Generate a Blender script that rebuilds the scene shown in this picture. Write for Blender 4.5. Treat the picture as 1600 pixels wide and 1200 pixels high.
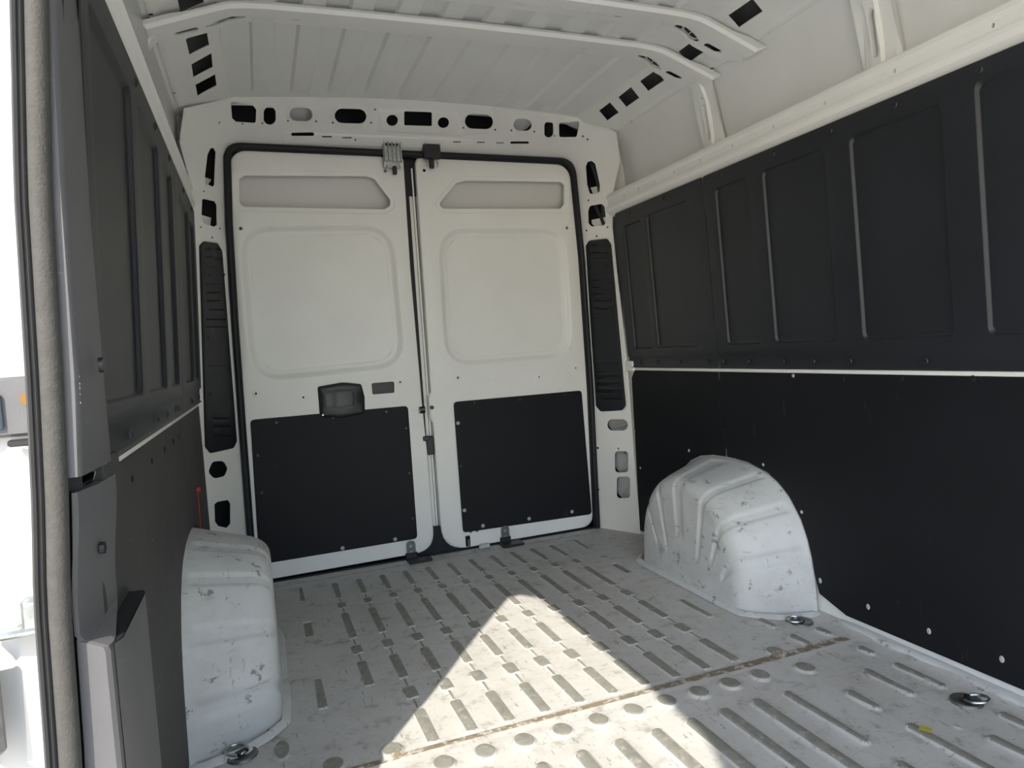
import bpy, math, random
import numpy as np
from mathutils import Vector, Matrix
from mathutils.geometry import delaunay_2d_cdt

for o in list(bpy.data.objects): bpy.data.objects.remove(o, do_unlink=True)
SC = bpy.context.scene
COL = SC.collection
rng = random.Random(4)

# ------------------------------------------------------------------ camera
F = 1067.18; YAW, PITCH, ROLL = .3524, -.0537, -.0647
CP = np.array([-.6993, -3.0015, .9186])
fw = np.array([math.sin(YAW)*math.cos(PITCH), math.cos(YAW)*math.cos(PITCH), math.sin(PITCH)])
r0 = np.cross(fw, [0, 0, 1]); r0 /= np.linalg.norm(r0); u0 = np.cross(r0, fw)
RT = math.cos(ROLL)*r0 + math.sin(ROLL)*u0; UP = -math.sin(ROLL)*r0 + math.cos(ROLL)*u0
cam = bpy.data.cameras.new('camera'); cam.sensor_width = 36; cam.lens = F/1600*36; cam.clip_start = .02
co = bpy.data.objects.new('camera', cam); COL.objects.link(co); SC.camera = co
co.matrix_world = Matrix(((RT[0], UP[0], -fw[0], CP[0]), (RT[1], UP[1], -fw[1], CP[1]), (RT[2], UP[2], -fw[2], CP[2]), (0, 0, 0, 1)))

# ------------------------------------------------------------------ light
SUN_DIR = Vector((.578, .815, -.845)).normalized()
sl = bpy.data.lights.new('sun', 'SUN'); sl.energy = 3.5; sl.angle = math.radians(.6); sl.color = (1, .92, .80)
so = bpy.data.objects.new('sun', sl); COL.objects.link(so); so.location = (-4, -6, 6)
so.rotation_euler = SUN_DIR.to_track_quat('-Z', 'Y').to_euler()
w = bpy.data.worlds.new('world'); SC.world = w; w.use_nodes = True
nt = w.node_tree; nt.nodes.clear()
sky = nt.nodes.new('ShaderNodeTexSky'); sky.sky_type = 'NISHITA'; sky.sun_disc = False
sky.sun_elevation = math.asin(-SUN_DIR.z); sky.sun_rotation = math.atan2(-SUN_DIR.x, -SUN_DIR.y)
bg = nt.nodes.new('ShaderNodeBackground'); bg.inputs[1].default_value = .185
ow = nt.nodes.new('ShaderNodeOutputWorld')
nt.links.new(sky.outputs[0], bg.inputs[0]); nt.links.new(bg.outputs[0], ow.inputs[0])
SC.view_settings.view_transform = 'Standard'; SC.view_settings.look = 'None'
SC.view_settings.gamma = 1; SC.view_settings.use_curve_mapping = False
SC.view_settings.exposure = 1.18
SC.cycles.max_bounces = 12; SC.cycles.diffuse_bounces = 8

# ------------------------------------------------------------------ materials
def mat(name, col, rough=.5, metal=0, var=.0, vscale=6, bump=0, bscale=200, dirt=None, dscale=5, dthr=(.5, .7), scr=None, sscale=(14, 14, 2), sthr=(.68, .74), spec=.5):
    m = bpy.data.materials.new(name); m.use_nodes = True; t = m.node_tree; N = t.nodes; L = t.links
    b = N['Principled BSDF']; b.inputs['Roughness'].default_value = rough; b.inputs['Metallic'].default_value = metal
    b.inputs['Specular IOR Level'].default_value = spec
    tc = N.new('ShaderNodeTexCoord')
    cur = N.new('ShaderNodeRGB'); cur.outputs[0].default_value = (*col, 1); out = cur.outputs[0]
    def noise(scale, detail=5, vec=None, rgh=.6):
        n = N.new('ShaderNodeTexNoise'); n.inputs['Scale'].default_value = scale; n.inputs['Detail'].default_value = detail
        n.inputs['Roughness'].default_value = rgh
        if vec is not None:
            mp = N.new('ShaderNodeMapping'); mp.inputs['Scale'].default_value = vec; L.new(tc.outputs['Object'], mp.inputs[0]); L.new(mp.outputs[0], n.inputs[0])
        else: L.new(tc.outputs['Object'], n.inputs[0])
        return n.outputs[0]
    def ramp(src, a, b_):
        r = N.new('ShaderNodeMapRange'); r.inputs[1].default_value = a; r.inputs[2].default_value = b_; L.new(src, r.inputs[0]); return r.outputs[0]
    def mix(fac, a, bcol, amount=1.):
        mx = N.new('ShaderNodeMix'); mx.data_type = 'RGBA'
        mu = N.new('ShaderNodeMath'); mu.operation = 'MULTIPLY'; mu.inputs[1].default_value = amount; L.new(fac, mu.inputs[0])
        L.new(mu.outputs[0], mx.inputs[0]); L.new(a, mx.inputs[6])
        mx.inputs[7].default_value = (*bcol, 1)
        return mx.outputs[2]
    if var: out = mix(ramp(noise(vscale), .35, .7), out, tuple(c*(1-var) for c in col))
    if dirt:
        for d in dirt: out = mix(ramp(noise(d['s'], 8, d.get('v'), .7), *d['t']), out, d['c'], d.get('a', 1))
    if scr: out = mix(ramp(noise(1, 3, scr['v'], .5), *scr['t']), out, scr['c'], scr.get('a', .5))
    L.new(out, b.inputs['Base Color'])
    if bump:
        bn = N.new('ShaderNodeBump'); bn.inputs['Strength'].default_value = bump; bn.inputs['Distance'].default_value = .001
        L.new(noise(bscale, 3), bn.inputs['Height']); L.new(bn.outputs[0], b.inputs['Normal'])
    return m
WHITE = (.86, .865, .835)
M_white = mat('van_white_paint', WHITE, .38, var=.05, vscale=3)
M_ceil = mat('roof_white_paint', (.84, .845, .82), .5, var=.06, vscale=4)
M_floor = mat('worn_white_floor_paint', (.52, .52, .50), .5, var=.08, vscale=9, dirt=[
    dict(s=3.2, t=(.48, .75), c=(.36, .34, .30), a=.5), dict(s=18, t=(.54, .64), c=(.30, .28, .24), a=.55), dict(s=70, t=(.60, .68), c=(.10, .09, .08), a=.6),
    dict(s=1, v=(90, 14, 9), t=(.61, .65), c=(.10, .09, .08), a=.75), dict(s=1, v=(16, 110, 9), t=(.62, .66), c=(.10, .09, .08), a=.7), dict(s=9, t=(.60, .66), c=(.22, .20, .17), a=.45)], bump=.25, bscale=60)
M_rib = mat('worn_rib_primer', (.25, .25, .22), .6, var=.25, vscale=30, dirt=[dict(s=40, t=(.55, .68), c=(.45, .43, .38), a=.7), dict(s=60, t=(.62, .68), c=(.1, .09, .08), a=.6)])
M_seam = mat('brown_seam_sealer', (.22, .18, .13), .8, var=.3, vscale=25, dirt=[dict(s=35, t=(.5, .6), c=(.55, .52, .46), a=.8)], bump=.6, bscale=90)
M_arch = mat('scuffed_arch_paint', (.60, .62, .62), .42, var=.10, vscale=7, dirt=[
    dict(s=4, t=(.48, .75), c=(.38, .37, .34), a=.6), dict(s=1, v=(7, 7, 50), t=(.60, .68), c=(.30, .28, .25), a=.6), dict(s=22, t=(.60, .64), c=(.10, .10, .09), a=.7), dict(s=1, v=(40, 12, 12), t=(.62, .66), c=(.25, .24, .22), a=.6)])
M_liner = mat('black_moulded_plastic', (.016, .018, .023), .45, var=.2, vscale=5, bump=.15, bscale=500, scr=dict(v=(30, 5, 5), t=(.72, .76), c=(.07, .07, .07), a=.5))
M_board = mat('black_hardboard', (.007, .008, .011), .6, var=.25, vscale=4, bump=.2, bscale=350, scr=dict(v=(5, 40, 5), t=(.70, .74), c=(.05, .05, .05), a=.5), spec=.3)
M_trim = mat('dark_grey_trim_plastic', (.115, .115, .122), .5, var=.12, vscale=6, bump=.3, bscale=450, scr=dict(v=(9, 9, 60), t=(.70, .73), c=(.35, .34, .33), a=.4))
M_black = mat('satin_black_plastic', (.016, .017, .020), .4)
M_rubber = mat('black_rubber', (.012, .013, .017), .5, spec=.3)
M_bulb = mat('dusty_textured_rubber', (.065, .063, .058), .8, var=.2, vscale=80, bump=1.0, bscale=260)
M_sealg = mat('grey_seal_flange', (.05, .048, .048), .6, var=.15, vscale=20)
M_zinc = mat('zinc_plated_steel', (.55, .58, .56), .35, 1, var=.35, vscale=60)
M_steel = mat('dull_grey_steel', (.22, .22, .22), .45, .8, var=.3, vscale=40)
M_darkm = mat('dark_metal', (.05, .05, .055), .35, .8)
M_hole = mat('dark_hole', (.004, .004, .005), .9)
M_skin = mat('outer_skin_paint', (.70, .70, .68), .5)
M_body = mat('exterior_white_paint', (.55, .55, .54), .3)
M_cavity = mat('cavity_shade_colour', (.05, .05, .055), .8)  # outer skin coloured dark to stand in for shade behind the holes
M_roofskin = mat('roof_skin_shade', (.22, .22, .22), .6)  # roof skin greyed so the cove openings and bow slots look shaded inside
M_dusty = mat('dusty_hardboard', (.050, .049, .050), .7, var=.3, vscale=6, bump=.3, bscale=300, scr=dict(v=(5, 12, 60), t=(.68, .72), c=(.12, .12, .12), a=.5))
M_ground = mat('concrete_ground', (.72, .70, .65), .9, var=.3, vscale=2)
M_ink = mat('black_marker_ink', (.003, .003, .004), .5)
M_scuff = mat('pale_scuff', (.45, .45, .43), .7)
M_red = mat('red_plastic', (.45, .03, .03), .5)
M_yel = mat('yellow_paint', (.45, .38, .05), .6)
M_orange = mat('amber_plastic', (.20, .10, .015), .4)
M_glass = mat('blue_grey_plastic', (.05, .08, .11), .1)

# ------------------------------------------------------------------ helpers
def props(o, label=None, cat=None, group=None, kind=None):
    if label: o['label'] = label
    if cat: o['category'] = cat
    if group: o['group'] = group
    if kind: o['kind'] = kind
    return o
def empty(name, loc=(0, 0, 0)):
    o = bpy.data.objects.new(name, None); o.location = loc; o.empty_display_size = .05; COL.objects.link(o); return o
def link(name, me, mats, parent=None):
    o = bpy.data.objects.new(name, me)
    for m in (mats if isinstance(mats, (list, tuple)) else [mats]):
        if not me.materials or len(me.materials) < (len(mats) if isinstance(mats, (list, tuple)) else 1): me.materials.append(m)
    COL.objects.link(o)
    if parent is not None:
        o.parent = parent; o.matrix_parent_inverse = Matrix.Translation(parent.location).inverted() if parent.parent is None else Matrix.Identity(4)
    return o
def mesh_obj(name, V, Fc, mats, parent=None, smooth=True, slots=None, angle=None):
    me = bpy.data.meshes.new(name); me.from_pydata([tuple(map(float, v)) for v in V], [], [tuple(map(int, f)) for f in Fc]); me.update()
    if slots is not None: me.polygons.foreach_set('material_index', np.array(slots, dtype=np.int32))
    if smooth: me.polygons.foreach_set('use_smooth', [True]*len(me.polygons))
    if angle: me.set_sharp_from_angle(angle=math.radians(angle))
    return link(name, me, mats, parent)

class MB:
    def __init__(s): s.V = []; s.F = []
    def add(s, V, Fc):
        n = len(s.V); s.V += [tuple(v) for v in V]; s.F += [tuple(i+n for i in f) for f in Fc]; return s
    def box(s, c, d, rot=None, ch=0.0):
        x, y, z = d[0]/2, d[1]/2, d[2]/2
        if ch:
            V = []; 
            for sz, k in ((-z, ch), (-z+ch, 0), (z-ch, 0), (z, ch)):
                X, Y = x-k, y-k; q = ch if k == 0 else ch*.6
                V += [(-X+q, -Y, sz), (X-q, -Y, sz), (X, -Y+q, sz), (X, Y-q, sz), (X-q, Y, sz), (-X+q, Y, sz), (-X, Y-q, sz), (-X, -Y+q, sz)]
            Fc = [tuple(range(7, -1, -1)), tuple(range(24, 32))]
            for k in range(3):
                for i in range(8): j = (i+1) % 8; Fc.append((k*8+i, k*8+j, k*8+8+j, k*8+8+i))
        else:
            V = [(-x, -y, -z), (x, -y, -z), (x, y, -z), (-x, y, -z), (-x, -y, z), (x, -y, z), (x, y, z), (-x, y, z)]
            Fc = [(3, 2, 1, 0), (4, 5, 6, 7), (0, 1, 5, 4), (1, 2, 6, 5), (2, 3, 7, 6), (3, 0, 4, 7)]
        R = rot if rot is not None else Matrix.Identity(3)
        return s.add([tuple(R @ Vector(v) + Vector(c)) for v in V], Fc)
    def cyl(s, a, b, r, n=16, r2=None):
        a, b = Vector(a), Vector(b); q = (b-a).to_track_quat('Z', 'Y').to_matrix(); r2 = r if r2 is None else r2
        V = [a + q @ Vector((math.cos(t)*r, math.sin(t)*r, 0)) for t in [2*math.pi*i/n for i in range(n)]]
        V += [b + q @ Vector((math.cos(t)*r2, math.sin(t)*r2, 0)) for t in [2*math.pi*i/n for i in range(n)]]
        return s.add(V, [tuple(range(n-1, -1, -1)), tuple(range(n, 2*n))] + [(i, (i+1) % n, n+(i+1) % n, n+i) for i in range(n)])
    def tube(s, pts, r, n=10, closed=False):
        pts = [Vector(p) for p in pts]; m = len(pts); V = []; up = Vector((0, 0, 1))
        for i, p in enumerate(pts):
            t = (pts[(i+1) % m]-pts[i-1]) if closed else (pts[min(i+1, m-1)]-pts[max(i-1, 0)])
            t.normalize(); a = t.cross(up)
            if a.length < .1: a = t.cross(Vector((0, 1, 0)))
            a.normalize(); b = a.cross(t)
            V += [p + (a*math.cos(2*math.pi*k/n) + b*math.sin(2*math.pi*k/n))*r for k in range(n)]
        Fc = []
        for i in range(m if closed else m-1):
            j = (i+1) % m
            for k in range(n): l = (k+1) % n; Fc.append((i*n+k, i*n+l, j*n+l, j*n+k))
        if not closed: Fc += [tuple(range(n-1, -1, -1)), tuple(range((m-1)*n, m*n))]
        return s.add(V, Fc)
    def build(s, name, m, parent=None, angle=35): return mesh_obj(name, s.V, s.F, m, parent, True, None, angle)

def rr(x0, y0, x1, y1, r, n=5):
    r = min(r, abs(x1-x0)/2*.999, abs(y1-y0)/2*.999); P = []
    for cx, cy, a in ((x1-r, y0+r, -90), (x1-r, y1-r, 0), (x0+r, y1-r, 90), (x0+r, y0+r, 180)):
        for k in range(n+1):
            t = math.radians(a+90*k/n); P.append((cx+r*math.cos(t), cy+r*math.sin(t)))
    return P
def circ(x, y, r, n=14): return [(x+r*math.cos(2*math.pi*k/n), y+r*math.sin(2*math.pi*k/n)) for k in range(n)]
def fillet(P, r, n=5):
    P = [np.array(p, float) for p in P]; O = []; m = len(P)
    rs = r if isinstance(r, (list, tuple)) else [r]*m
    for i in range(m):
        p, a, b = P[i], P[i-1]-P[i], P[(i+1) % m]-P[i]; la, lb = np.linalg.norm(a), np.linalg.norm(b); rad = rs[i]
        if rad <= 0: O.append(tuple(p)); continue
        a, b = a/la, b/lb; c = np.clip(a@b, -1, 1); th = math.acos(c)
        if th > 3.05: O.append(tuple(p)); continue
        d = min(rad/math.tan(th/2), la*.49, lb*.49)
        p0, p1 = p+a*d, p+b*d
        for k in range(n+1):
            t = k/n; O.append(tuple((1-t)**2*p0 + 2*t*(1-t)*p + t*t*p1))
    return O
def sdf(poly, Q):
    P = np.asarray(poly, float); Q = np.asarray(Q, float)
    A = P; B = np.roll(P, -1, 0); d = np.full(len(Q), 1e9); ins = np.zeros(len(Q), bool)
    for a, b in zip(A, B):
        ab = b-a; t = np.clip(((Q-a)@ab)/(ab@ab+1e-18), 0, 1); d = np.minimum(d, np.linalg.norm(Q-(a+t[:, None]*ab), axis=1))
        c = (a[1] > Q[:, 1]) != (b[1] > Q[:, 1])
        with np.errstate(divide='ignore', invalid='ignore'):
            xi = (b[0]-a[0])*(Q[:, 1]-a[1])/(b[1]-a[1]+1e-18)+a[0]
        ins ^= c & (Q[:, 0] < xi)
    return np.where(ins, -d, d)
def offs(poly, d):
    P = np.asarray(poly, float); n = len(P)
    area = .5*np.sum(P[:, 0]*np.roll(P[:, 1], -1)-np.roll(P[:, 0], -1)*P[:, 1]); s = 1 if area > 0 else -1
    e = np.roll(P, -1, 0)-P; l = np.linalg.norm(e, axis=1, keepdims=True)+1e-12; nr = np.stack([e[:, 1], -e[:, 0]], 1)/l*s
    nv = nr+np.roll(nr, 1, 0); nv /= (np.sum(nv*nr, axis=1, keepdims=True)+1e-9)
    nl = np.linalg.norm(nv, axis=1, keepdims=True); nv = nv/np.maximum(nl, 1e-9)*np.minimum(nl, 1.5)
    return [tuple(p) for p in P+nv*d]
def sstep(t): t = np.clip(t, 0, 1); return t*t*(3-2*t)
def ss(t): t = min(1., max(0., t)); return t*t*(3-2*t)

def sheet(name, mats, outer, mp, feats=(), holes=(), pts=(), loops=(), lines=(), parent=None, lip=.012, lipdir=-1, hfun=None, angle=None):
    """pressed sheet: outer outline with embossed feats dict(p, h, w, slot) and real holes; mp(u,v,h)->xyz"""
    V = []; E = []
    def addloop(P):
        n = len(V); m = len(P); V.extend(Vector((float(p[0]), float(p[1]))) for p in P); E.extend((n+i, n+(i+1) % m) for i in range(m))
    addloop(outer)
    for L_ in loops: addloop(L_)
    for h in holes: addloop(h)
    for f in feats:
        for k in f.get('rings', (0, .5, 1)): addloop(offs(f['p'], -f['w']*k) if k else f['p'])
    for L_ in lines:
        n = len(V); V.extend(Vector((float(p[0]), float(p[1]))) for p in L_); E.extend((n+i, n+i+1) for i in range(len(L_)-1))
    V.extend(Vector((float(p[0]), float(p[1]))) for p in pts)
    vo, eo, fo, *_ = delaunay_2d_cdt(V, E, [], 0, 1e-5)
    P2 = np.array([tuple(v) for v in vo]); T = np.array([f for f in fo if len(f) == 3], dtype=int)
    C = P2[T].mean(1); keep = sdf(outer, C) < 0
    for h in holes:
        h = np.asarray(h); bb = (C[:, 0] > h[:, 0].min()) & (C[:, 0] < h[:, 0].max()) & (C[:, 1] > h[:, 1].min()) & (C[:, 1] < h[:, 1].max())
        idx = np.where(bb & keep)[0]
        if len(idx): keep[idx[sdf(h, C[idx]) < 0]] = False
    T = T[keep]; C = C[keep]
    def height(Q):
        H = np.zeros(len(Q)) if hfun is None else hfun(Q)
        for f in feats:
            p = np.asarray(f['p']); m = 1e-4
            idx = np.where((Q[:, 0] > p[:, 0].min()-m) & (Q[:, 0] < p[:, 0].max()+m) & (Q[:, 1] > p[:, 1].min()-m) & (Q[:, 1] < p[:, 1].max()+m))[0]
            if len(idx): H[idx] += f['h']*sstep(-sdf(p, Q[idx])/f['w'])
        return H
    H = height(P2); X = mp(P2[:, 0], P2[:, 1], H)
    slots = np.zeros(len(T), int)
    for f in feats:
        if f.get('slot'):
            p = np.asarray(f['p']); idx = np.where((C[:, 0] > p[:, 0].min()) & (C[:, 0] < p[:, 0].max()) & (C[:, 1] > p[:, 1].min()) & (C[:, 1] < p[:, 1].max()))[0]
            if len(idx): slots[idx[sdf(p, C[idx]) < -f['w']*.75]] = f['slot']
    V3 = list(map(tuple, X)); FF = [tuple(t) for t in T]; S = list(slots)
    # area weighted normals
    fn = np.cross(X[T[:, 1]]-X[T[:, 0]], X[T[:, 2]]-X[T[:, 0]]); NN = np.zeros_like(X)
    for k in range(3): np.add.at(NN, T[:, k], fn)
    for h in holes:
        h = np.asarray(h, float); hh = height(h); A = mp(h[:, 0], h[:, 1], hh); B = mp(h[:, 0], h[:, 1], hh+lipdir*lip)
        n = len(V3); m = len(h); V3 += list(map(tuple, A))+list(map(tuple, B))
        for i in range(m):
            j = (i+1) % m; FF.append((n+i, n+j, n+m+j, n+m+i)); S.append(0)
        nn = np.cross(np.roll(A, -1, 0)-A, B-A); nn = nn+np.roll(nn, 1, 0); NN = np.vstack([NN, nn, nn])
    ln = np.linalg.norm(NN, axis=1, keepdims=True); NN = np.where(ln > 1e-12, NN/np.maximum(ln, 1e-12), [0, 0, 1])
    used = sorted(set(i for f in FF for i in f)); re = {a: b for b, a in enumerate(used)}
    V3 = [V3[i] for i in used]; FF = [tuple(re[i] for i in f) for f in FF]; NN = NN[used]
    o = mesh_obj(name, V3, FF, mats, parent, True, S, angle)
    if angle is None and len(o.data.vertices) == len(NN): o.data.normals_split_custom_set_from_vertices([tuple(n) for n in NN])
    return o
def grid_obj(name, G, m, parent=None, closed_u=False, slots=None, angle=None):
    G = np.asarray(G, float); a, b = G.shape[:2]; Fc = []
    for i in range(a if closed_u else a-1):
        for j in range(b-1): Fc.append((i*b+j, ((i+1) % a)*b+j, ((i+1) % a)*b+j+1, i*b+j+1))
    return mesh_obj(name, G.reshape(-1, 3), Fc, m, parent, True, slots, angle)
def thick(name, poly, mp, th, m, parent=None, bev=.0015, holes=(), feats=(), pts=()):
    """flat board with rounded edge: front sheet plus side wall"""
    o = sheet(name, m, poly, mp, feats=feats, holes=holes, pts=pts, loops=[offs(poly, -bev)], parent=parent, lip=th,
              hfun=lambda Q: -bev*(1-np.clip(-sdf(poly, Q)/bev, 0, 1))**2)
    return o

# surfaces of the load space -------------------------------------------------
def ray(px):
    d = fw*F + RT*(px[0]-800) - UP*(px[1]-600); return d/np.linalg.norm(d)
def hits(PX, fn, t0=.3, t1=8.):
    """measured picture points -> points on one of the van's real surfaces (fn vanishes on the surface)"""
    D = np.array([ray(p) for p in PX]); n = len(D); ts = np.linspace(t0, t1, 110)
    Q = CP+D[:, None, :]*ts[None, :, None]; v = fn(Q.reshape(-1, 3)).reshape(n, -1)
    sg = v[:, :-1]*v[:, 1:] <= 0; i = sg.argmax(1); a, b = ts[i], ts[i+1]; fa = v[np.arange(n), i]
    for _ in range(26):
        c = (a+b)/2; fc = fn(CP+D*c[:, None]); m = fa*fc <= 0
        b = np.where(m, c, b); a = np.where(m, a, c); fa = np.where(m, fa, fc)
    return CP+D*((a+b)/2)[:, None]
def hit(px, fn, t0=.3, t1=8.): return hits([px], fn, t0, t1)[0]
def ray_plane(px, ax, c):
    d = ray(px); return CP+d*((c-CP[ax])/d[ax])
def door_px(P): return [(q[0], q[2]) for q in (ray_plane(p, 1, 0.) for p in P)]
def xwall(z):        # inner face of the side walls
    return np.where(z < .79, .92, .917-(z-.79)*.045)
XL = [(-.803, -1.0), (-.803, .0), (-.800, .24), (-.796, .66), (-.790, 1.1), (-.780, 1.49), (-.770, 1.66)]
SEAL = fillet([(-.803, -1.), (-.803, 0), (-.800, .24), (-.796, .66), (-.790, 1.1), (-.780, 1.49), (-.762, 1.812),
               (.795, 1.800), (.817, 1.33), (.823, .7), (.815, 0), (.815, -1.)], [0, 0, 0, 0, 0, 0, .075, .085, 0, 0, 0, 0], 7)
def kk(z): return 1.9-.3*sstep((z-1.6)/.2)
def rear_y(x, z): return -kk(np.asarray(z, float))*np.maximum(sdf(SEAL, np.stack([np.atleast_1d(x), np.atleast_1d(z)], 1)), 0)
def rear_fn(P): return P[:, 1]-rear_y(P[:, 0], P[:, 2])
def rear_px(P): return [(q[0], q[2]) for q in hits(P, rear_fn, 1.9, 4.5)]
def rear_mp(off=0.):
    def f(u, v, h):
        y = rear_y(u, v)
        # local normal by differences
        e = .002; dx = (rear_y(u+e, v)-rear_y(u-e, v))/(2*e); dz = (rear_y(u, v+e)-rear_y(u, v-e))/(2*e)
        n = np.stack([dx, -np.ones_like(dx), dz], 1); n /= np.linalg.norm(n, axis=1, keepdims=True)
        return np.stack([u, y, v], 1)+n*(h+off)[:, None]
    return f
ZC = lambda x: 1.950-.018*(np.abs(x)/.7)**2
RIBS = [(-.61+.1375*k) for k in range(10)]
# ================================================================== SETTING
Y0 = -3.75   # front end of the load space (behind the viewer)
# ---- floor ---------------------------------------------------------------
feats = []
def rib(x, ya, yb, w, h=.006, rw=.006, r=.006, slot=1): feats.append(dict(p=rr(x-w/2, ya, x+w/2, yb, r, 3), h=h, w=rw, slot=slot))
S_ = .0967
for k in range(-5, 6):
    x = k*S_+.003
    segs = [(-.34, -.15, .028), (-.45, -.39, .036), (-.75, -.505, .032), (-.875, -.81, .040), (-1.10, -.93, .034)]
    if k > -5: segs += [(-1.225, -1.155, .042), (-1.452, -1.285, .036)]
    for a, b, wd in segs: rib(x, a, b, wd, h=.0045, rw=.005, r=.010)
    ys = sorted([s for sg in segs for s in sg[:2]])
    for i in range(1, len(ys)-1, 2): feats.append(dict(p=[(x-.005, ys[i]+.001), (x+.005, ys[i]+.001), (x+.005, ys[i+1]-.001), (x-.005, ys[i+1]-.001)], h=.003, w=.0025, slot=1, rings=(0, 1)))
for x in (-.612, .612):
    rib(x, -.30, -.13, .024, .004); rib(x, -.65, -.51, .034, -.005, .006, .004); rib(x, -1.17, -.99, .030, .005, .006, .012)
def bumpf(x, y, r=.032, h=.009, ry=None):
    ry = ry or r*1.15; P = [(x+r*math.cos(t), y+ry*math.sin(t)) for t in np.linspace(0, 2*math.pi, 18, endpoint=False)]
    feats.append(dict(p=P, h=h, w=.013, slot=1, rings=(0, .35, .7, 1)))
for k in range(-4, 6): bumpf(k*S_+.003, -1.545)
bumpf(-.48, -1.44); bumpf(-.613, -1.44); bumpf(.617, -1.457); bumpf(.618, -1.568); bumpf(-.613, -1.57); bumpf(-.48, -1.56)
bumpf(-.72, -1.32, .026, .006, .05); bumpf(-.72, -1.45, .026, .006, .05); bumpf(-.82, -1.48, .024, .006, .05)
for (x, a, b) in ((.73, -1.335, -1.25), (.73, -1.475, -1.385), (.83, -1.455, -1.385), (.836, -1.60, -1.535), (.742, -1.80, -1.64), (.838, -1.81, -1.65), (.73, -2.12, -1.98), (.838, -2.10, -1.93), (.618, -1.81, -1.705), (.622, -2.25, -1.87), (.483, -1.90, -1.635), (.483, -2.40, -1.96)):
    rib(x, a, b, .036, .008, .010, .016)
bumpf(.708, -1.93, .012, .004)
for k in range(-6, 5): rib(k*S_+.003, -2.45, -1.632, .044, .009, .011, .02)
for k in range(-8, 9): rib(k*S_+.003, -3.5, -2.55, .044, .009, .011, .02)
seam = [(-.90, -1.499), (-.4, -1.480), (.1, -1.490), (.5, -1.499), (.86, -1.499), (.86, -1.462), (.5, -1.463), (.1, -1.463), (-.4, -1.455), (-.90, -1.472)]
feats.append(dict(p=seam, h=.002, w=.004, slot=2, rings=(0, 1)))
feats.append(dict(p=[(-.78, -.062), (.80, -.062), (.80, -.050), (-.78, -.050)], h=-.002, w=.003, slot=3, rings=(0, 1)))
for (pts_) in ([(-.70, -.535), (-.615, -.44), (-.56, -.46), (-.565, -.455), (-.615, -.434), (-.702, -.528)], [(-.62, -.66), (-.53, -.62), (-.5, -.56), (-.502, -.562), (-.532, -.616), (-.62, -.655)]):
    pass
def floor_h(Q):   # the sheet turns up a little where it meets the side walls
    return .010*sstep((np.abs(Q[:, 0])-.885)/.03)*(Q[:, 1] < -1.3) + .0008*np.sin(Q[:, 0]*17+np.sin(Q[:, 1]*9))*np.cos(Q[:, 1]*13)
fl_out = [(-.95, Y0), (.93, Y0), (.93, -1.35), (.93, -.9), (.93, .02), (-.95, .02), (-.95, -1.35)]
gp = [(x, y) for x in (-.915, -.90, -.885, .885, .90, .915) for y in np.arange(Y0+.05, 0, .08)] + [(x+.001, y) for x in np.arange(-.84, .85, .08) for y in np.arange(Y0+.06, 0, .12)]
fl = sheet('floor', [M_floor, M_rib, M_seam, M_hole], fl_out, lambda u, v, h: np.stack([u, v, h], 1), feats, pts=gp, hfun=floor_h)
props(fl, kind='structure')
# seams, scratches and lettered crease lines are part of the paint; the ledge is sheet metal
mb = MB()
yy = np.linspace(-1.33, Y0+.1, 60)
prof = [(.925, .0), (.903, .004), (.906, .011), (.912, .015), (.921, .017), (.93, .016)]
G = []
for i, y in enumerate(yy):
    wv = .006*math.sin(y*19)+.004*math.sin(y*47); s = sstep(np.array([(-1.33-y)/.12]))[0]
    G.append([(x+(-wv if 0 < j < 5 else 0), y, z*(.3+.7*s)) for j, (x, z) in enumerate(prof)])
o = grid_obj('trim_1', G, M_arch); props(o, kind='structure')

# ---- rear frame (header and pillars) -------------------------------------
outer = [(.815, 0)]+[(.925, 0), (.922, .4), (.92, .79), (.915, .95), (.905, 1.2), (.895, 1.45), (.90, 1.62), (.925, 1.74), (.90, 1.86), (.72, 1.935)]
outer += [(x, float(ZC(np.array(x)))+.003) for x in np.linspace(.6, -.6, 13)] + [(-.70, 1.935), (-.88, 1.86), (-.905, 1.74), (-.885, 1.62), (-.885, 1.45), (-.90, 1.2), (-.91, .95), (-.92, .79), (-.92, .4), (-.925, 0), (-.803, 0)]
seal_open = [p for p in SEAL if p[1] > 0.001]
door_hole = [(-.803, 0)]+seal_open+[(.815, 0)]
outer_full = outer + [p for p in door_hole[1:-1]]
def pxs(scale, bx, by, L): return [(bx+a/scale, by+b/scale) for a, b in L]
def boxpx(scale, bx, by, x0, y0, x1, y1, r, skew=0.):
    P = rr(bx+x0/scale, by+y0/scale, bx+x1/scale, by+y1/scale, r/scale, 5); cx = bx+(x0+x1)/2/scale
    return [(p[0], p[1]+skew*(p[0]-cx)) for p in P]
c2 = (3.2, 200, 0); c3 = (4, 600, 0)
H = []
H.append(rear_px(fillet(pxs(*c2, [(513, 504), (622, 521), (641, 545), (638, 614), (540, 608), (520, 590)]), 3.5, 4)))
H.append(rear_px(boxpx(*c2, 678, 531, 738, 622, 30)))
H.append(rear_px(boxpx(*c2, 807, 535, 921, 604, 34, .03)))
H.append(rear_px(boxpx(*c2, 1033, 541, 1191, 616, 37, .03)))
H.append(rear_px(circ(612.5, 186.8, 9, 18))); H.append(rear_px(boxpx(*c2, 1380, 556, 1518, 626, 6, .03)))
H.append(rear_px(circ(692.5, 190.5, 8.8, 18)))
H.append(rear_px(boxpx(*c3, 505, 710, 680, 805, 46, .04))); H.append(rear_px(boxpx(*c3, 809, 740, 921, 815, 36, .05)))
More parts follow.
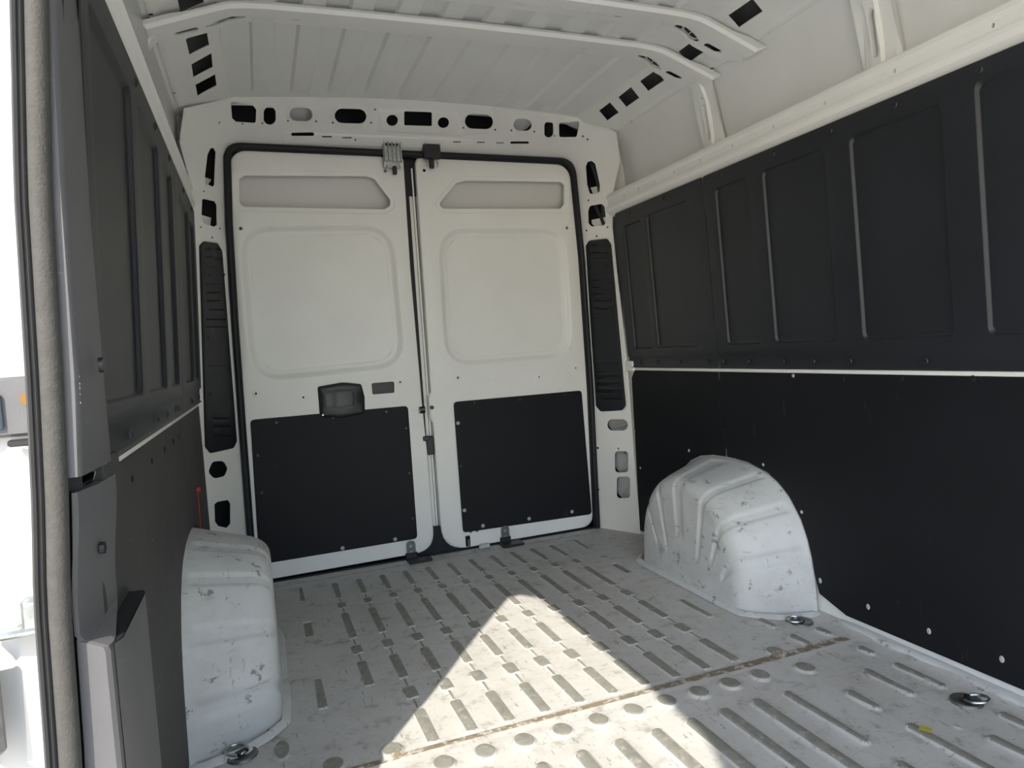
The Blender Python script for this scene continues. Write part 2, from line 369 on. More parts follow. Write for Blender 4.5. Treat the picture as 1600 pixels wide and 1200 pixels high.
H.append(rear_px(boxpx(*c3, 1001, 755, 1056, 858, 27))); H.append(rear_px(fillet(pxs(*c3, [(1092, 764), (1222, 752), (1204, 856), (1094, 856)]), 4, 4)))
for b in ((815, 662, 930, 679, 8), (969, 677, 1018, 686, 4), (1070, 682, 1118, 690, 4)): H.append(rear_px(boxpx(*c2, *b)))
for b in ((430, 880, 480, 889, 4), (580, 886, 630, 895, 4), (699, 890, 750, 898, 4), (789, 884, 906, 901, 8)): H.append(rear_px(boxpx(*c3, *b)))
cL = (4.615, 270, 140); cR = (5, 900, 160)
vL = [(313, 384), (320, 377), (341, 380), (348, 393), (371, 689), (366, 700), (330, 708), (322, 698)]
vR = [(915, 384), (920, 376), (948, 373), (954, 382), (977, 634), (972, 641), (938, 643), (931, 635)]
PIL = [fillet(pxs(*cL, [(250, 470), (272, 424), (296, 420), (313, 450), (303, 690), (288, 702), (234, 672), (230, 640)]), 2.2, 3),
       fillet(pxs(*cL, [(212, 792), (228, 788), (305, 806), (320, 832), (322, 975), (300, 990), (218, 960), (206, 925)]), 2, 3),
       fillet([(325, 738), (332, 721), (350, 720), (357, 732), (352, 744), (335, 748)], 9, 6), fillet([(335, 788), (340, 784), (357, 781), (361, 787), (361, 818), (355, 825), (341, 822), (336, 815)], 2, 3),
       fillet(pxs(*cR, [(75, 500), (90, 465), (120, 456), (150, 480), (186, 645), (184, 697), (165, 713), (105, 714), (84, 640)]), 3, 4),
       fillet(pxs(*cR, [(92, 850), (106, 808), (200, 792), (224, 818), (236, 930), (220, 960), (120, 970), (95, 945)]), 4, 4),
       boxpx(3.4275, 600, 550, 1195, 360, 1306, 421, 30), boxpx(3.4275, 600, 550, 1236, 531, 1308, 645, 18), boxpx(3.4275, 600, 550, 1246, 667, 1318, 783, 18)]
PIL = [rear_px(p) for p in PIL]
VL, VR = rear_px(fillet(vL, 5, 4)), rear_px(fillet(vR, 5, 4))
holes = H+PIL+[offs(VL, .001), offs(VR, .001)]
small = [(343, 192), (379, 193), (410, 192), (450, 189), (494, 190), (520, 192), (580, 192), (586, 171), (555, 218), (724, 200), (774, 203), (799, 204), (835, 206), (866, 212), (918, 218), (911, 373 - 160 + 0), (332, 371), (319, 299), (314, 355), (344, 357), (932, 369), (919, 313), (916, 360), (949, 355), (935, 765), (934, 700), (966, 701)]
holes += [rear_px(circ(*c, 1.7, 7)) for c in small]
feats = [dict(p=offs(h, .012), h=.004, w=.005, rings=(0, 1)) for h in H[:4]+H[7:11]] + [dict(p=offs(h, .008), h=-.004, w=.004, rings=(0, 1)) for h in (VL, VR)]
# step under the central row of holes
feats.append(dict(p=rear_px([(590, 168), (715, 172), (722, 201), (732, 214), (585, 207), (592, 196)]), h=.006, w=.012))
feats.append(dict(p=rear_px([(440, 205), (738, 217), (742, 236), (700, 235), (600, 230), (440, 226)]), h=.004, w=.005))
gp = [(x, z) for x in np.arange(-.9, .91, .03) for z in np.arange(1.5, 1.95, .03) if sdf(door_hole, np.array([[x, z]]))[0] > .004]
ql = [offs(door_hole, d)[1:-1] for d in (.012, .03)]
gp += [p for L_ in ql for p in L_]
wr = sheet('wall_rear', [M_white], outer_full, rear_mp(), feats, holes, gp, lip=.004)
props(wr, kind='structure')
# inner frame behind the holes (second pressing), with the dark cavities between the sheets
def backing(name, P, depth, m, parent, grow=.02):
    return sheet(name, m, offs(P, grow), rear_mp(-depth), parent=parent)
for i, h in enumerate(H):
    if i in (2, 8): backing('inner_reinforcement', h, .045, M_skin, wr)
    if i in (0, 1, 9, 10): # half hidden second pressing
        h2 = np.array(h); zc = h2[:, 1].mean(); 
        backing('inner_reinforcement', [(x, max(z, zc+.004)) for x, z in h], .035, M_white, wr, .0)
for i, p in enumerate(PIL):
    q = np.array(p); zc = q[:, 1].mean(); xc = q[:, 0].mean()
    if i in (0, 1, 4, 5): 
        zz = zc-.01 if i in (1, 5) else zc-.035
        backing('inner_reinforcement', [(x, min(z, zz)) for x, z in p], .03, M_white, wr, .0)
    if i in (4, 5):
        mbx = MB(); top = rear_mp(-.025)(np.array([xc-.012]), np.array([q[:, 1].max()]), np.zeros(1))[0]; bot = rear_mp(-.025)(np.array([xc+.012]), np.array([q[:, 1].min()]), np.zeros(1))[0]
        mbx.tube([top, (top+bot)/2+np.array([.004, 0, 0]), bot], .008, 8).build('wiring_loom', M_black, wr)
    if i in (6, 7, 8):
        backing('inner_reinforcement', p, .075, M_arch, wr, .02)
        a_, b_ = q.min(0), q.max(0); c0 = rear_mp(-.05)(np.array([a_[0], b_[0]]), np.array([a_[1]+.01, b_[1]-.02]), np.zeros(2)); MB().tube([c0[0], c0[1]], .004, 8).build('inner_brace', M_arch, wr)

# outer skin of the tail, keeps daylight out
mb = MB(); mb.box((0, .135, .95), (2.1, .02, 2.5)); o = mb.build('outer_skin', M_cavity, wr)

# ---- side walls -----------------------------------------------------------
def wall_mp(s, off=0.):
    def f(u, v, h):  # u = y, v = z
        return np.stack([s*(xwall(v)-h-off), u, v], 1)
    return f
def wall_px(P, s, off=0.):
    return [(q[1], q[2]) for q in hits(P, lambda Q: s*Q[:, 0]-(xwall(Q[:, 2])-off), .3, 6.)]
def wheelW(t): # outline on the wall (y, z) and on the inner face
    c, s = math.cos(t), math.sin(t)
    return np.array([-.895-.405*np.sign(c)*abs(c)**(2/2.9), .448*abs(s)**(2/2.5)])
def wheelI(t):
    c, s = math.cos(t), math.sin(t)
    return np.array([-.875-.300*np.sign(c)*abs(c)**(2/2.6), .375*abs(s)**(2/2.3)])
arch_poly = [tuple(wheelW(t)) for t in np.linspace(0, math.pi, 33)]

def rail(s):   # profile above the liners
    prof = [(.889, 1.500), (.884, 1.508), (.876, 1.516), (.873, 1.530), (.876, 1.543), (.882, 1.546), (.884, 1.552), (.884, 1.570), (.880, 1.575), (.876, 1.580), (.878, 1.592), (.890, 1.600), (.945, 1.604)]
    return prof
def side_shell(s, name):
    root = empty(name); props(root, kind='structure')
    y1 = -.17; yend = Y0 if s > 0 else -1.95
    # base sheet behind boards, with the waist ridge
    base = [(.932, -.02), (.932, .774), (.9195, .777), (.9165, .788), (.928, .793), (.905, 1.49), (.889, 1.500)]
    ys = np.linspace(y1, yend, 12)
    grid_obj('lower_panel', [[(s*x, y, z) for x, z in base] for y in ys], M_white, root, angle=30)
    # waist flange bracket end
    # rail with real holes : sheet over (y, arc)
    prof = rail(s); arc = [0]
    for a, b in zip(prof[:-1], prof[1:]): arc.append(arc[-1]+math.dist(a, b))
    arc = np.array(arc); px_, pz_ = np.array([p[0] for p in prof]), np.array([p[1] for p in prof])
    ye = Y0 if s > 0 else -2.03
    rows = [[(y, a) for a in arc[1:-1]] for y in np.linspace(-.16, ye+.02, 16)]
    pts = [p for r in rows for p in r]
    mid = float(np.interp(1.561, pz_[:-1], arc[:-1])); hs = []
    ypos = [-.30, -.42, -.55, -.69, -.86, -1.04, -1.24, -1.45, -1.68, -1.93, -2.2] if s > 0 else [-.4, -.65, -.92, -1.3, -1.6]
    for y in ypos: hs.append([(y+.0045*math.cos(t), mid+.006*math.sin(t)) for t in np.linspace(0, 2*math.pi, 9)[:-1]])
    lines = []
    outl = [(-.15, 0), (-.15, arc[-1]), (ye, arc[-1]), (ye, 0)]
    outl = [(-.15, a) for a in arc]+[(ye, a) for a in arc[::-1]]
    def mpf(u, v, h): return np.stack([s*(np.interp(v, arc, px_)-h), u, np.interp(v, arc, pz_)], 1)
    sheet('top_rail', M_white, outl, mpf, holes=hs, lines=[[(y, a) for y in np.linspace(-.15, ye, 16)] for a in arc[1:-1]], lip=.01, parent=root, angle=12)
    # high roof side, bulged, dropping behind the rail
    top = [(.905, 1.862), (.918, 1.852), (.935, 1.84), (.955, 1.80), (.970, 1.73), (.978, 1.66), (.978, 1.58), (.972, 1.50)]
    ys = np.linspace(-.06, Y0 if s > 0 else -2.03, 10)
    grid_obj('high_roof_panel', [[(s*x, y, z) for x, z in top] for y in ys], M_ceil, root)
    if s < 0: mesh_obj('roof_side_front', [(-x, y, z) for y in (-2.03, Y0) for x, z in top[:5]], [(i, i+1, 6+i, 5+i) for i in range(4)], M_ceil, root)
    return root
wall_r = side_shell(1, 'wall_right')
wall_l = side_shell(-1, 'wall_left')
# outer skins
op = [(1.0, 1.81), (.992, 1.50), (1.0, 1.2), (1.02, .8), (1.02, -.15), (.93, -.15)]
grid_obj('outer_skin', [[(x, y, z) for x, z in op] for y in (.14, Y0)], M_skin, wall_r, angle=30)
def xo(z): return np.interp(z, [-.2, .0, .45, .65, .76, .91, 1.136, 1.355, 1.75, 1.9], [-1.012, -1.010, -.991, -.986, -.978, -.971, -.963, -.948, -.918, -.912])
def side_hole(y0, z0, y1, z1):
    return fillet([(y0, z0), (y1, z0), (y1, z1-.30), (y1-.05, z1-.20), (y1-.15, z1-.08), (y1-.28, z1-.015), (y1-.40, z1), (y0, z1)], [.02, .02, .1, .05, .05, .05, .05, .16], 6)
rs = side_hole(-3.40, .005, -2.005, 1.64)
outp = [(Y0, -.15), (.14, -.15), (.14, 1.86), (Y0, 1.86)]
sheet('outer_skin', M_body, outp, lambda u, v, h: np.stack([xo(v)+h, u, v], 1), holes=[rs], pts=[(y, z) for y in np.arange(Y0+.1, .1, .2) for z in np.arange(0, 1.8, .15)], lip=.04, lipdir=1, parent=wall_l)
# inner face around the side opening: header above, front post
sheet('door_surround', M_white, [(Y0, -.02), (-2.02, -.02), (-2.02, 1.86), (Y0, 1.86)], lambda u, v, h: np.stack([-(xwall(v)+.034)+h, u, v], 1),
      holes=[side_hole(-3.39, -.01, -1.99, 1.66)], parent=wall_l, lip=.03)

# pressed posts on the high roof sides
def post(s, y, root, ztop=1.855):
    prof = [(-.075, .0), (-.055, .010), (-.022, .012), (-.016, .018), (.016, .018), (.022, .012), (.040, .012), (.055, .0)]
    hs = []
    def xp(z): return np.interp(z, [1.56, 1.66, 1.73, 1.80, 1.84, 1.862], [.976, .976, .969, .953, .934, .905])
    pw = np.array([p[0] for p in prof]); ph = np.array([p[1] for p in prof])
    def hf(Q): return np.interp(Q[:, 0]-y, pw, ph)
    def mpf(u, v, h): return np.stack([s*(xp(v)-h*1.6), u, v], 1)
    out_ = [(y+p, 1.585) for p in pw]+[(y+p, ztop) for p in pw[::-1]]
    pts = [(y+p, z) for p in pw[1:-1] for z in np.linspace(1.61, ztop-.015, 9)]
    slot = rr(y-.012, 1.645, y+.012, 1.775, .012, 5)
    o = sheet('roof_side_post', M_white, out_, mpf, holes=[slot, circ(y, 1.80, .005, 8)], lines=[[(y+p, z) for z in [1.585]+list(np.linspace(1.61, ztop-.015, 9))+[ztop]] for p in pw[1:-1]], hfun=hf, parent=root, lip=.012, angle=25)
    mb = MB(); mb.box((s*(float(xp(1.71))+.0), y, 1.71), (.002, .04, .16)); mb.build('slot_backing', M_ceil, o)
    return o
post(1, -.83, wall_r); post(1, -1.57, wall_r); post(-1, -.83, wall_l); post(-1, -1.57, wall_l)
# rear return of the high roof side
for s, root in ((1, wall_r), (-1, wall_l)):
    G = []
    for z in np.linspace(1.595, 1.86, 9):
        xo_ = float(np.interp(z, [1.58, 1.66, 1.73, 1.80, 1.84, 1.862], [.978, .978, .970, .955, .935, .905]))
        G.append([(s*(xo_-.075), -.055, z), (s*(xo_-.045), -.075, z), (s*(xo_-.040), -.10, z), (s*(xo_-.018), -.115, z), (s*(xo_-.014), -.14, z), (s*xo_, -.155, z)])
    grid_obj('corner_return', G, M_white, root, angle=50)
# waist bracket near the rear pillar, right
MB().box((.915, -.215, .795), (.012, .07, .05), ch=.004).build('flange_tab', M_white, wall_r)

# ---- ceiling -------------------------------------------------------------
SLOT_A = fillet([(.655, .046), (.69, .046), (.73, .058), (.765, .076), (.765, .094), (.745, .096), (.705, .076), (.675, .068), (.655, .062)], .004, 2)
SLOT_B = rr(.785, .066, .850, .092, .012, 5)
BOWS = (-.895, -1.125)
xs = []; 
per = .1375; x = -.685
prof = []
for k in range(-6, 7):
    c = k*per+.013
    prof += [(c-.038, -.008), (c-.029, .004), (c+.029, .004), (c+.038, -.008)]
prof = [p for p in prof if abs(p[0]) < .66]
prof = [(-.73, -.012), (-.70, -.008)]+prof+[(.70, -.008), (.73, -.012)]
ys = [-.10, -.235, -.30, -.5, -.75, -1.0, -1.5, -2.2, -3., Y0]
pxs_, phs_ = np.array([p[0] for p in prof]), np.array([p[1] for p in prof])
def ceil_mp(u, v, h): return np.stack([u, v, ZC(u)-.004+(np.interp(u, pxs_, phs_)+.004)*sstep((-.235-v)/.06)], 1)
yl = ys[1:-1]+[-.25, -.265, -.28]; yl = sorted(yl, reverse=True)
ch = [[(s_*a, yc+b) for a, b in SLOT_A if True] for yc in BOWS for s_ in (1, -1)]
cl = sheet('ceiling', M_ceil, [(p, -.10) for p in pxs_]+[(p, Y0) for p in pxs_[::-1]], ceil_mp, holes=[[(min(max(a, -.729), .729), b) for a, b in h] for h in ch],
           lines=[[(x, y) for y in [-.10]+yl+[Y0]] for x in pxs_[1:-1]], lip=.002, lipdir=0, angle=20); props(cl, kind='structure')
ro = [(-.925, 1.80), (-.96, 1.93), (-.80, 2.02), (0, 2.06), (.80, 2.02), (.96, 1.93), (1.0, 1.80)]
grid_obj('outer_skin', [[(x, y, z) for x, z in ro] for y in (.14, Y0)], M_roofskin, cl)
# sloping cove panels with square openings
def cove_z(x): return 1.932-(np.abs(x)-.70)*(1.932-1.862)/(.905-.70)
def cove_fn(P): return P[:, 2]-cove_z(P[:, 0])
def cove_mp(u, v, h): return np.stack([u, v, cove_z(u)+h*-1.], 1)
def cove_px(P): return [(q[0], q[1]) for q in hits(P, cove_fn, .8, 6.)]
cR_ = [[(936, 173), (953, 160), (967, 176), (949, 189)], [(966, 152), (986, 136), (999, 153), (979, 168)], [(1000, 127), (1025, 109), (1038, 126), (1013, 143)],
       [(1060, 81), (1088, 60), (1105, 78), (1076, 99)], [(1138, 24), (1176, -2), (1192, 18), (1155, 44)]]
hR = [cove_px(p) for p in cR_]
hL = [[(-x, y) for x, y in h] for h in hR]
more_h = [[(.765, -1.75), (.845, -1.75), (.845, -1.90), (.765, -1.90)], [(.765, -2.2), (.845, -2.2), (.845, -2.35), (.765, -2.35)]]
dots = [cove_px([(988, 188)])[0], cove_px([(1113, 105)])[0]]
for s in (1, -1):
    hs = (hR if s > 0 else hL)+[[(s*x, y) for x, y in h] for h in more_h]+[[(s*x+.007*math.cos(t), y+.009*math.sin(t)) for t in np.linspace(0, 6.283, 10)[:-1]] for x, y in dots]
    hs += [[(s*a, yc+b+.006) for a, b in offs(SLOT_B, .010)] for yc in BOWS]+[[(s*max(a, .700), yc+b) for a, b in SLOT_A] for yc in BOWS]
    hs = [list(h) for h in hs]
    x0, x1 = s*.695, s*.918
    oo = [(x0, -.10), (x1, -.10), (x1, Y0), (x0, Y0)]
    ln = [dict(p=[(s*.700, -.30), (s*.706, -.30), (s*.706, Y0+.2), (s*.700, Y0+.2)], h=.003, w=.002, rings=(0, 1)), dict(p=[(s*.872, -.24), (s*.905, -.24), (s*.905, Y0+.2), (s*.872, Y0+.2)], h=.006, w=.008, rings=(0, 1))]
    cv = sheet('roof_cove', M_white, oo, cove_mp, holes=hs, feats=ln, lip=.003, parent=cl)
# ---- roof bows -----------------------------------------------------------
bpath = [(-.925, 1.838), (-.905, 1.845), (-.86, 1.862), (-.78, 1.892), (-.73, 1.910), (-.70, 1.920), (-.66, 1.926), (-.60, 1.930)]+[(x, 1.930+.006*(1-(x/.6)**2)) for x in np.linspace(-.5, .5, 11)]+[(-a, b) for a, b in [(-.60, 1.930), (-.66, 1.926), (-.70, 1.920), (-.73, 1.910), (-.78, 1.892), (-.86, 1.862), (-.905, 1.845), (-.925, 1.838)]]
ba = [0]
for a, b in zip(bpath[:-1], bpath[1:]): ba.append(ba[-1]+math.dist(a, b))
ba = np.array(ba); bx_ = np.array([p[0] for p in bpath]); bz_ = np.array([p[1] for p in bpath]); BL = ba[-1]
def bow(yc, idx):
    
    prof = [(.085, 0), (.036, .0), (.026, .012), (-.022, .012), (-.030, .002), (-.045, .002)]
    pv = np.array([p[0] for p in prof][::-1]); phh = np.array([p[1] for p in prof][::-1])
    def hf(Q): return np.interp(Q[:, 1]-yc, pv, phh)
    def mpf(u, v, h): 
        z = np.interp(u, ba, bz_); return np.stack([np.interp(u, ba, bx_), v, z-h], 1)
    aa = lambda x: float(np.interp(x, bx_, ba))
    # edges pinch at the shoulders so the bow steps like a stamped cross member
    def edge_f(u): 
        x = abs(np.interp(u, ba, bx_)); return -.045-.012*float(sstep(np.array([(x-.80)/.06]))[0])
    us = np.concatenate([np.linspace(0, aa(-.6), 22), np.linspace(aa(-.55), aa(.55), 13), np.linspace(aa(.6), BL, 22)])
    out_ = [(u, yc+edge_f(u)) for u in us]+[(u, yc+.085+.032*ss((abs(np.interp(u, ba, bx_))-.68)/.09)-.05*ss((abs(np.interp(u, ba, bx_))-.86)/.06)) for u in us[::-1]]
    pts = [(u, yc+v) for u in us[1:-1] for v in pv[1:-1]]
    hs = []
    for x in (-.44, -.40, -.30, -.24, -.12, -.07, .06, .11, .20, .25, .34, .39, .50, .54):
        hs.append([(aa(x)+.005*math.cos(t), yc+.047+.004*math.sin(t)) for t in np.linspace(0, 6.283, 8)[:-1]])
    hs.append(rr(aa(-.525), yc+.048, aa(-.50), yc+.056, .004, 2)); hs.append(rr(aa(.43), yc+.048, aa(.455), yc+.056, .004, 2))
    for s in (-1, 1):
        p = SLOT_A
        hs.append([(aa(s*a), yc+b) for a, b in p])
        q = SLOT_B; hs.append([(aa(s*a), yc+b) for a, b in q])
    o = sheet('roof_bow', M_white, out_, mpf, holes=hs, lines=[[(u, yc+v) for u in us[1:-1]] for v in pv[1:-1] if v > -.044], hfun=hf, lip=.006, angle=24)
    return o
b1 = bow(-.895, 0); props(b1, 'white pressed steel roof bow nearest the rear doors with curved slots', 'roof bow', 'roof bows across the ceiling')
b2 = bow(-1.125, 1); props(b2, 'white pressed steel roof bow second from the rear doors at top of picture', 'roof bow', 'roof bows across the ceiling')

# ---- unseen front wall with an opening added to light the rear doors, and ground outside -------------------
o = sheet('wall_front', M_white, [(-1.02, -.15), (1.02, -.15), (1.02, 2.06), (-1.02, 2.06)], lambda u, v, h: np.stack([u, Y0+h, v], 1), holes=[rr(-.90, .30, .90, 1.88, .1)], lip=.02); props(o, kind='structure')
MB().box((0, Y0-.19, 1.93), (2.0, .38, .03)).build('sun_block_slab', M_white, o)  # unseen slab added to keep a sun spot off the visible floor
mb = MB(); mb.box((0, (Y0+.1)/2, -.10), (2.0, -Y0+.3, .04)); o = mb.build('under_body', M_steel, fl)
G = [[(x, y, -.62) for x in np.linspace(-14, 8, 4)] for y in np.linspace(-14, 8, 4)]
o = grid_obj('ground', G, M_ground); o.name = 'ground'; props(o, 'pale concrete ground the van stands on outside its side door', 'ground', kind='stuff')

# ================================================================== REAR DOORS
def plane_mp(yoff=0.): return lambda u, v, h: np.stack([u, yoff-h*1., v], 1)
def door(name, out_, win, pan, rect_holes, cones, marks, marks_sq, extra=()):
    root = empty(name, (float(np.mean([p[0] for p in out_])), 0, 0)); props(root, kind='structure')
    feats = [dict(p=pan, h=-.016, w=.030, rings=(0, .2, .4, .6, .8, 1)), dict(p=offs(pan, -.042), h=-.004, w=.003, rings=(0, 1)),
             dict(p=offs(win, .022), h=-.004, w=.006, rings=(0, .5, 1))]
    for c in cones: feats.append(dict(p=circ(*c, .017, 16), h=.0035, w=.006, rings=(0, 1)))
    for c in marks_sq: feats.append(dict(p=rr(c[0]-.02, c[1]-.025, c[0]+.02, c[1]+.025, .002, 1), h=.002, w=.002, rings=(0, 1)))
    feats += list(extra)
    holes = [win]+list(rect_holes)+[circ(*c, .0045, 8) for c in list(cones)+list(marks_sq)]+[circ(*c, .0075, 10) for c in marks]
    sh = sheet('inner_panel', M_white, out_, plane_mp(0), feats, holes, loops=[offs(out_, -.006)], parent=root, lip=.012,
               hfun=lambda Q: -.008*(1-np.clip(-sdf(out_, Q)/.006, 0, 1))**2)
    # edge return
    P = np.array(out_); n = len(P); V = [(p[0], .008, p[1]) for p in P]+[(p[0], .05, p[1]) for p in P]
    mesh_obj('edge_return', V, [(i, (i+1) % n, n+(i+1) % n, n+i) for i in range(n)], M_white, root)
    # outer skin seen through the window pocket, slightly crowned
    W = np.array(win); x0, x1, z0, z1 = W[:, 0].min()-.05, W[:, 0].max()+.05, W[:, 1].min()-.12, W[:, 1].max()+.05
    G = [[(x, .085-.05*((z-z0)/(z1-z0))**1.3, z) for x in np.linspace(x0, x1, 5)] for z in np.linspace(z0, z1, 12)]
    grid_obj('outer_skin', G, M_skin, root)
    return root
# left leaf
winL = fillet(door_px([(374, 279), (382, 274), (572, 275), (585, 279), (610, 312), (610, 321), (601, 327), (381, 323), (374, 317)]), .012, 3)
winR = fillet(door_px([(688, 316), (713, 286), (727, 282), (876, 284), (882, 288), (882, 319), (876, 326), (694, 326), (688, 322)]), .012, 3)
lx = lambda z: float(np.interp(z, [0, .24, .66, 1.1, 1.49, 1.7], [-.803, -.80, -.796, -.79, -.78, -.77]))+.026
outL = fillet([(lx(0), .015), (-.018, .022), (-.020, .45), (-.028, .70), (-.037, 1.30), (-.033, 1.782), (-.745, 1.788), (lx(1.49), 1.49), (lx(1.1), 1.1), (lx(.66), .66)], [.02, .09, 0, 0, 0, .02, .085, 0, 0, 0], 7)
outR = fillet([(.018, .010), (.785, .012), (.796, .7), (.791, 1.33), (.772, 1.775), (.020, 1.785), (.018, 1.30), (.016, .74), (.002, .72), (.002, .62), (.016, .60)], [.12, .06, 0, 0, .085, .03, 0, .006, .01, .01, .006], 7)
panL = fillet([(-.735, 1.485), (-.10, 1.49), (-.085, .86), (-.735, .835)], .14, 9)
panR = fillet([(.095, 1.475), (.735, 1.475), (.735, .85), (.085, .845)], .14, 9)
d1 = door('door_1', outL, winL, panL, [door_px(rr(581.5, 597.5, 615.5, 616.5, 2.5, 3))] if 0 else [fillet([(-.246, .752), (-.149, .752), (-.147, .802), (-.246, .802)], .008, 3)],
          door_px([(400, 615), (625, 597)]), door_px([(376, 357), (602, 267)]), door_px([(474, 621)]))
d2 = door('door_2', outR, winR, panR, [], door_px([(715, 590), (899, 575)]), door_px([(886, 356), (663, 266)]), door_px([(842, 589)]),
          extra=[dict(p=rr(.27, .775, .31, .779, .001, 1), h=.001, w=.001, rings=(0, 1)), dict(p=rr(.27, .765, .31, .769, .001, 1), h=.001, w=.001, rings=(0, 1))])
# dark seal strip and right leaf channel in the gap
mb = MB(); mb.box((-.024, .030, .90), (.018, .012, 1.76)); mb.build('centre_seal', M_rubber, d1)
mb = MB(); mb.box((-.003, .046, .93), (.035, .006, 1.62)); mb.box((.006, .036, .93), (.006, .02, 1.62)); mb.build('channel_flange', M_white, d2)
mb = MB(); mb.box((-.004, .040, 1.70), (.050, .014, .16)); mb.build('seal_block', M_rubber, d2)
mb = MB(); mb.box((-.004, .015, .50), (.034, .020, .085), ch=.004); mb.box((-.022, .004, .535), (.03, .016, .022), ch=.003); mb.build('rotary_latch', M_black, d1)
mb = MB(); mb.cyl((.013, .0, .672), (.013, -.008, .672), .009, 12); mb.cyl((.013, -.004, .672), (.013, -.010, .672), .004, 10); mb.build('striker_bolt', M_darkm, d2)
mb = MB(); mb.box((-.032, -.002, .665), (.028, .008, .030), ch=.002); mb.build('striker_recess', M_hole, d1)
mb = MB(); mb.cyl((-.040, -.006, .665), (-.022, -.006, .668), .006, 10); mb.box((-.044, -.007, .665), (.004, .004, .026)); mb.build('striker_loop', M_steel, d1)
# black plate standing in for cavity shade behind slot of left leaf
mb = MB(); mb.box((-.197, .018, .777), (.12, .004, .07)); mb.build('slot_shade_plate', M_black, d1)
for c, par in ((door_px([(400, 615)])[0], d1),): pass
# hardboard lining panels with screws
def lining(out_, screws, bare, root):
    o = thick('lining_panel', out_, lambda u, v, h: np.stack([u, -.006-h, v], 1), .006, M_board, root)
    sm = None
    for p in screws:
        mbx = MB(); mbx.cyl((0, 0, 0), (0, -.003, 0), .008, 12, .006); mbx.cyl((0, -.003, 0), (0, -.0045, 0), .004, 8)
        if sm is None: s_ = mbx.build('screw', M_darkm, o); sm = s_.data
        else: s_ = bpy.data.objects.new('screw', sm); COL.objects.link(s_); s_.parent = o
        s_.matrix_parent_inverse = Matrix.Identity(4); s_.location = (p[0], -.0062, p[1])
    sb = None
    for p in bare:
        if sb is None: s_ = MB().cyl((0, 0, 0), (0, -.003, 0), .009, 12, .007).add([(0.002, -.0035, 0), (-.004, -.0035, .003), (-.004, -.0035, -.003)], [(0, 1, 2)]).build('bright_screw', M_scuff, o); sb = s_.data
        else: s_ = bpy.data.objects.new('bright_screw', sb); COL.objects.link(s_); s_.parent = o
        s_.matrix_parent_inverse = Matrix.Identity(4); s_.location = (p[0], -.0062, p[1])
    return o
liL = fillet(door_px([(391, 656), (637, 634), (652, 841)])+[(-.762, .088)], .018, 4)
liR = fillet(door_px([(708, 628), (908, 610), (924, 803), (723, 832)]), .018, 4)
lp1 = lining(liL, door_px([(432, 660), (520, 652), (603, 643), (634, 669), (403, 711), (409, 769), (639, 739), (644, 809)]), door_px([(535, 856), (617, 842)]), d1)
lp2 = lining(liR, door_px([(740, 629), (811, 624), (881, 617), (909, 677), (719, 728)]), door_px([(715, 661), (725, 797), (754, 821), (826, 810), (893, 799)]), d2)
# door pull handle
ho = fillet([(-.474, .672), (-.38, .664), (-.284, .672), (-.280, .745), (-.290, .802), (-.37, .816), (-.474, .805)], [.012, .1, .012, 0, .014, .1, .012], 5)
hi = fillet([(-.445, .712), (-.330, .712), (-.328, .775), (-.445, .775)], .010, 4)
o = sheet('handle_bezel', M_black, ho, lambda u, v, h: np.stack([u, -.012-h-.010*(1-((u+.38)/.1)**2), v], 1), holes=[hi], loops=[offs(ho, -.006), offs(hi, .006)], lines=[[(x, .655+.02*0), (x, .82)] for x in []], pts=[(x, z) for x in np.linspace(-.46, -.30, 14) for z in (.685, .70, .785, .795)],
          hfun=lambda Q: -.012*(1-np.clip(-sdf(ho, Q)/.008, 0, 1))**2, lip=.016, parent=d1)
MB().box((-.385, -.0025, .742), (.135, .003, .085)).build('handle_cup', M_black, d1)
G = [[(x, -.004-.008*math.sin((x+.445)/.117*math.pi)*(1 if x > -.41 else .2), z) for x in np.linspace(-.448, -.326, 12)] for z in (.708, .744, .779)]
grid_obj('handle_paddle', G, M_trim, d1)
MB().cyl((-.462, -.014, .684), (-.462, -.0175, .684), .004, 8).build('screw', M_zinc, d1)

# bottom latch tabs with their plates on the threshold
for n_, (x, xb) in enumerate(((-.128, -.10), (.319, .338))):
    root = empty('door_hold_bracket', (x, -.02, .0))
    props(root, ('grey steel two-hole bracket at the foot of the left rear door, beside the centre gap', 'grey steel two-hole bracket at the foot of the right rear door under its black lining')[n_], 'bracket', 'hold brackets at the rear door sill')
    pl = fillet([(x-.020, .004), (x+.020, .004), (x+.020, .088), (x-.020, .088)], [.001, .001, .019, .019], 5)
    sheet('tab_plate', M_steel, pl, lambda u, v, h: np.stack([u, -.012-h, v], 1), holes=[circ(x, .063, .008), circ(x, .034, .008)], lip=.005, parent=root)
    MB().box((x, -.008, .02), (.052, .012, .030), ch=.003).box((xb, -.040, .006), (.105, .065, .012), ch=.003).build('base_plate', M_black, root)
    for z in (.063, .034): MB().cyl((x, -.004, z), (x+.0, -.009, z), .007, 10).build('bolt', M_zinc, root)
# small catch slot on the right leaf
root = d2
MB().box((.138, -.003, .042), (.022, .004, .05), ch=.002).build('catch_slot', M_hole, root)
MB().cyl((.14, -.008, .018), (.14, -.008, .05), .005, 8).build('catch_pin', M_steel, root)
for x in (.155, .185): MB().cyl((x, 0, .085-.02*(x-.155)), (x, -.004, .085-.02*(x-.155)), .008, 10).build('rivet', M_steel, root)
MB().box((.21, -.02, .012), (.05, .02, .02), ch=.003).build('wire_clip', M_arch, root)

